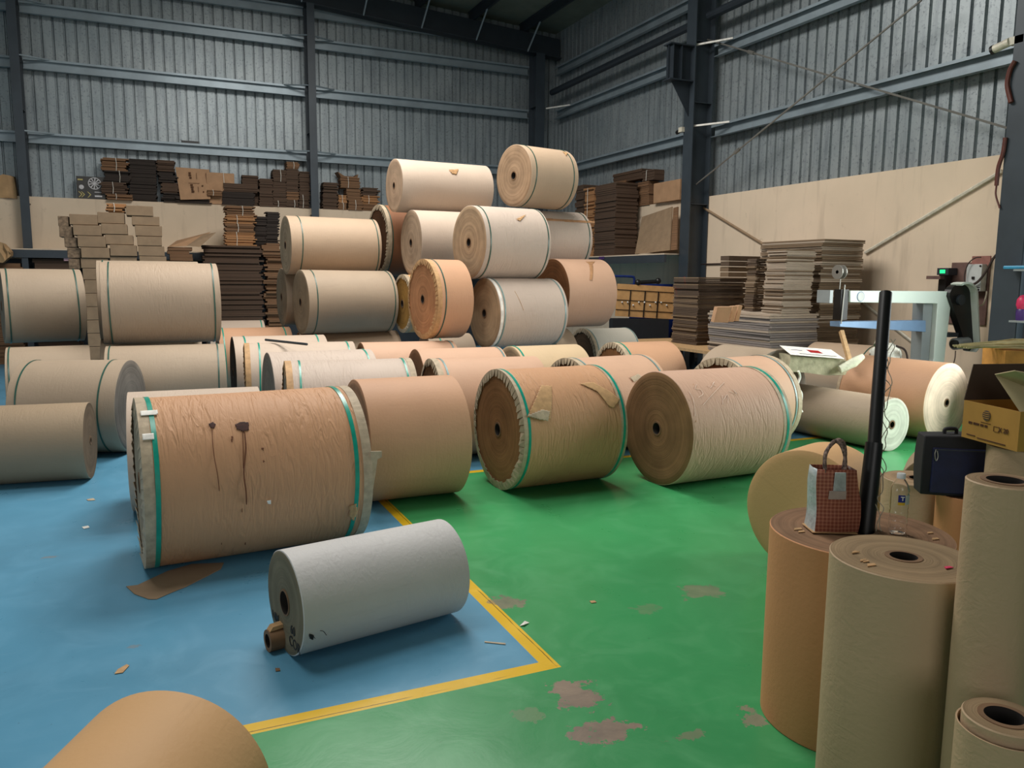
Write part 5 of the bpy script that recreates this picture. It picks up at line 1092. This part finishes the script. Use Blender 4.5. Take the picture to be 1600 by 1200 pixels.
# scraps on top of standing reels
p = fl(1481, 886, .806); bm = bmesh.new(); prism(bm, [(-.012, -.004), (.016, -.006), (.014, .006), (-.004, .008)], 0, .002, 'z'); tag(obj('red_scrap', bm, MT['pink'], None, (p[0], p[1], .8035)), 'small pinkish-red paper scrap on the grey-tan standing reel', 'paper scrap')
p = fl(1335, 862, .806); bm = bmesh.new(); prism(bm, [(-.015, -.004), (.016, -.006), (.008, .006), (-.004, .003)], 0, .003, 'z'); tag(obj('paper_scrap', bm, MT['edgetan'], None, (p[0], p[1], .8035)), 'curled tan paper scrap on the grey-tan standing reel', 'paper scrap')

# navy bag
p = fl(1480, 771, .682); dist = math.hypot(p[0], p[1]); sc_ = dist/1232
r = empty('shoulder_bag', (p[0]+.02, p[1]+.0, .682), -.62, 'navy and black zipped bag on the dark brown standing reel', 'bag')
r.scale = (.88, 1, .93); w, h, d = .155, .285, .05
bm = bmesh.new(); rings = []
for k in range(7):
    t = k/6; ww = w*(1+.04*math.sin(PI*t)); dd = d*(1+.25*math.sin(PI*t)); rings.append([bm.verts.new((u*ww, v*dd, h*t+(.006*u if k == 6 else 0))) for u, v in ((-1, -1), (-.5, -1.15), (0, -1.2), (.5, -1.15), (1, -1), (1, 1), (0, 1.1), (-1, 1))])
for a, b in zip(rings, rings[1:]):
    for k in range(8): bm.faces.new((a[k], a[(k+1) % 8], b[(k+1) % 8], b[k]))
bm.faces.new(rings[0][::-1]); bm.faces.new(rings[-1]); obj('bag_body', bm, MT['blackcloth'], r, bevel=.006, smooth=True)
bm = bmesh.new(); box(bm, -.12, .15, -.075, -.055, .015, h*.80); obj('front_pocket', bm, MT['navy'], r, bevel=.006)
bm = bmesh.new(); box(bm, -.115, .145, -.079, -.074, h*.77, h*.785); obj('zip', bm, MT['darksteel'], r)
bm = bmesh.new(); tube(bm, smoothpath([(-.11, -.08, h*.78), (-.115, -.084, h*.70), (-.108, -.084, h*.60), (-.10, -.082, h*.66), (-.104, -.08, h*.76)], 5), .0028, 6); obj('zip_pull', bm, MT['rod'], r)
bm = bmesh.new(); tube(bm, smoothpath([(-.05, 0, h), (-.045, 0, h+.02), (-.0, 0, h+.022), (.005, 0, h)], 5), .009, 6); obj('grab_handle', bm, MT['blackcloth'], r)
# open carton at the right edge
ux = (B-A); ux[2] = 0; wlen = float(np.linalg.norm(ux)); yawb = math.atan2(ux[1], ux[0])
zb = .957; hh = .155
r = empty('open_carton', (A[0], A[1], zb), yawb, 'open golden-brown printed carton with raised flaps at the right edge', 'carton')
bm = bmesh.new(); T_ = .004; dp = .30
box(bm, 0, wlen, 0, T_, 0, hh); box(bm, 0, wlen, dp-T_, dp, 0, hh); box(bm, 0, T_, T_, dp-T_, 0, hh); box(bm, wlen-T_, wlen, T_, dp-T_, 0, hh); box(bm, T_, wlen-T_, T_, dp-T_, 0, T_)
obj('carton_body', bm, MT['cardgold'], r)
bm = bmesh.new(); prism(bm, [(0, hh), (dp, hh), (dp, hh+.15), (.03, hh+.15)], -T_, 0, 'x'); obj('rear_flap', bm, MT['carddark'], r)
bm = bmesh.new(); v = [bm.verts.new(q) for q in ((wlen-.005, 0, hh), (wlen-.005, dp, hh), (wlen+.14, dp*.9, hh+.10), (wlen+.02, -.06, hh+.16), (wlen-.11, -.03, hh+.13))]; bm.faces.new(v); o = obj('side_flap', bm, MT['cardpale'], r); s = o.modifiers.new('t', 'SOLIDIFY'); s.thickness = .004
bm = bmesh.new(); v = [bm.verts.new(q) for q in ((0, T_, hh), (wlen, T_, hh), (wlen-.02, .07, hh-.02), (.02, .07, hh-.02))]; bm.faces.new(v); o = obj('front_flap', bm, MT['card'], r); s = o.modifiers.new('t', 'SOLIDIFY'); s.thickness = .003
bm = bmesh.new(); tube(bm, [(wlen*.44, -.003, hh*.72), (wlen*.44, -.001, hh*.72)], .021, 24); obj('round_logo', bm, plain('grey_logo_ink', srgb(92, 74, 58), .7), r)
for k in range(4):
    bm = bmesh.new(); box(bm, wlen*.44-.017, wlen*.44+.017, -.0045, -.003, hh*.72-.012+k*.008, hh*.72-.010+k*.008); obj('logo_stripe', bm, MT['cardgold'], r)
bm = bmesh.new(); box(bm, wlen*.34, wlen*.52, -.002, 0, hh*.52, hh*.53); obj('underline', bm, MT['boxprint'], r)
for i, (x0, x1) in enumerate(((.12, .19), (.21, .32), (.34, .40), (.42, .47))):
    n = 3+i % 2
    for k in range(n):
        bm = bmesh.new(); a = x0+(x1-x0)*k/n; b = a+(x1-x0)/n*.75; box(bm, wlen*a, wlen*b, -.002, 0, hh*.41, hh*.47); obj('printed_letter', bm, MT['boxprint'], r)
bm = bmesh.new()
for (a, b, c1, d1) in ((.58, .68, .36, .365), (.58, .68, .49, .495), (.58, .583, .36, .495), (.677, .68, .36, .495)): box(bm, wlen*a, wlen*b, -.002, 0, hh*c1, hh*d1)
obj('printed_square', bm, MT['boxprint'], r)
text(r, 'X 20', .026, MT['boxprint'], (wlen*.75, -.002, hh*.43), (PI/2, 0, 0), 'printed_number', .0005)
for (a, b, z) in ((.10, .26, .10), (.30, .80, .07)):
    bm = bmesh.new(); box(bm, wlen*a, wlen*b, -.002, 0, hh*z, hh*z+.004); obj('printed_line', bm, MT['boxprint'], r)
def nest(root_name, part, subs):
    """make the small pieces children of the part they sit on"""
    for r_ in [o for o in bpy.data.objects if o.parent is None and o.name.split('.')[0] == root_name]:
        ps = [c for c in r_.children if c.name.split('.')[0] == part]
        if not ps: continue
        for c in list(r_.children):
            if c.name.split('.')[0] in subs:
                c.parent = ps[0]; c.matrix_parent_inverse = ps[0].matrix_basis.inverted()
nest('shoulder_bag', 'front_pocket', ('zip', 'zip_pull')); nest('water_bottle', 'blue_label', ('label_letter',)); nest('fuse_box', 'case', ('screw', 'switch', 'label_strip'))
nest('open_carton', 'carton_body', ('round_logo', 'logo_stripe', 'underline', 'printed_letter', 'printed_square', 'printed_number', 'printed_line')); nest('leaning_carton', 'board', ('printed_mark',))
nest('printed_carton', 'carton_body', ('wheel_picture', 'tyre_picture', 'chevron_print', 'printed_band')); nest('stitching_machine', 'frame', ('badge_ring', 'badge', 'nose_plate')); nest('stitching_machine', 'motor', ('motor_cap',))
nest('stitching_machine', 'belt_guard', ('guard_rim', 'upper_pulley')); nest('stitching_machine', 'wire_spool', ('spool_post',)); nest('slatted_crate', 'board', ('white_knob', 'upright_bar', 'cross_bar'))
nest('carrier_bag', 'bag_body', ('silver_tab', 'tab_patch', 'rope_handle')); nest('wrapped_package', 'printed_sheet', ('print',)); nest('black_pole', 'upper_tube', ('clear_tape', 'loose_thread'))
nest('paper_reel', 'strap', ('shiny_clip', 'strap_clip')); nest('paper_reel', 'wound_paper', ('dark_stain', 'small_stain', 'drip', 'handwriting', 'ink_spot', 'ink_mark', 'scratched_mark', 'white_fleck', 'torn_patch', 'torn_flap', 'brown_tape', 'tape_mark', 'paper_seam', 'paper_scrap', 'torn_scrap'))
nest('digital_counter', 'case', ('green_screen',)); nest('security_camera', 'camera_body', ('lens_hood',))
# orange carton with reeds on top behind
p = atD(1571, 548, 5.0)
r = empty('orange_carton', (p[0], p[1], 0), -.6, 'tall orange carton behind the open carton at the right edge', 'carton')
bm = bmesh.new(); prism(bm, [(.03, 0), (.5, 0), (.5, p[2]), (0, p[2])], 0, .3); obj('carton_body', bm, MT['orange'], r)
r2 = empty('reed_bundle', (p[0], p[1], p[2]+.002), -.6, 'bundle of pale straw reeds lying on the tall orange carton', 'reeds')
bm = bmesh.new()
for k in range(30): tube(bm, [(-.19+random.uniform(-.03, .08), random.uniform(-.02, .2), .006+random.uniform(0, .01)), (.1, random.uniform(0, .2), random.uniform(.01, .05)), (.5, random.uniform(0, .25), random.uniform(.01, .06))], .005, 5)
obj('reeds', bm, MT['straw'], r2)
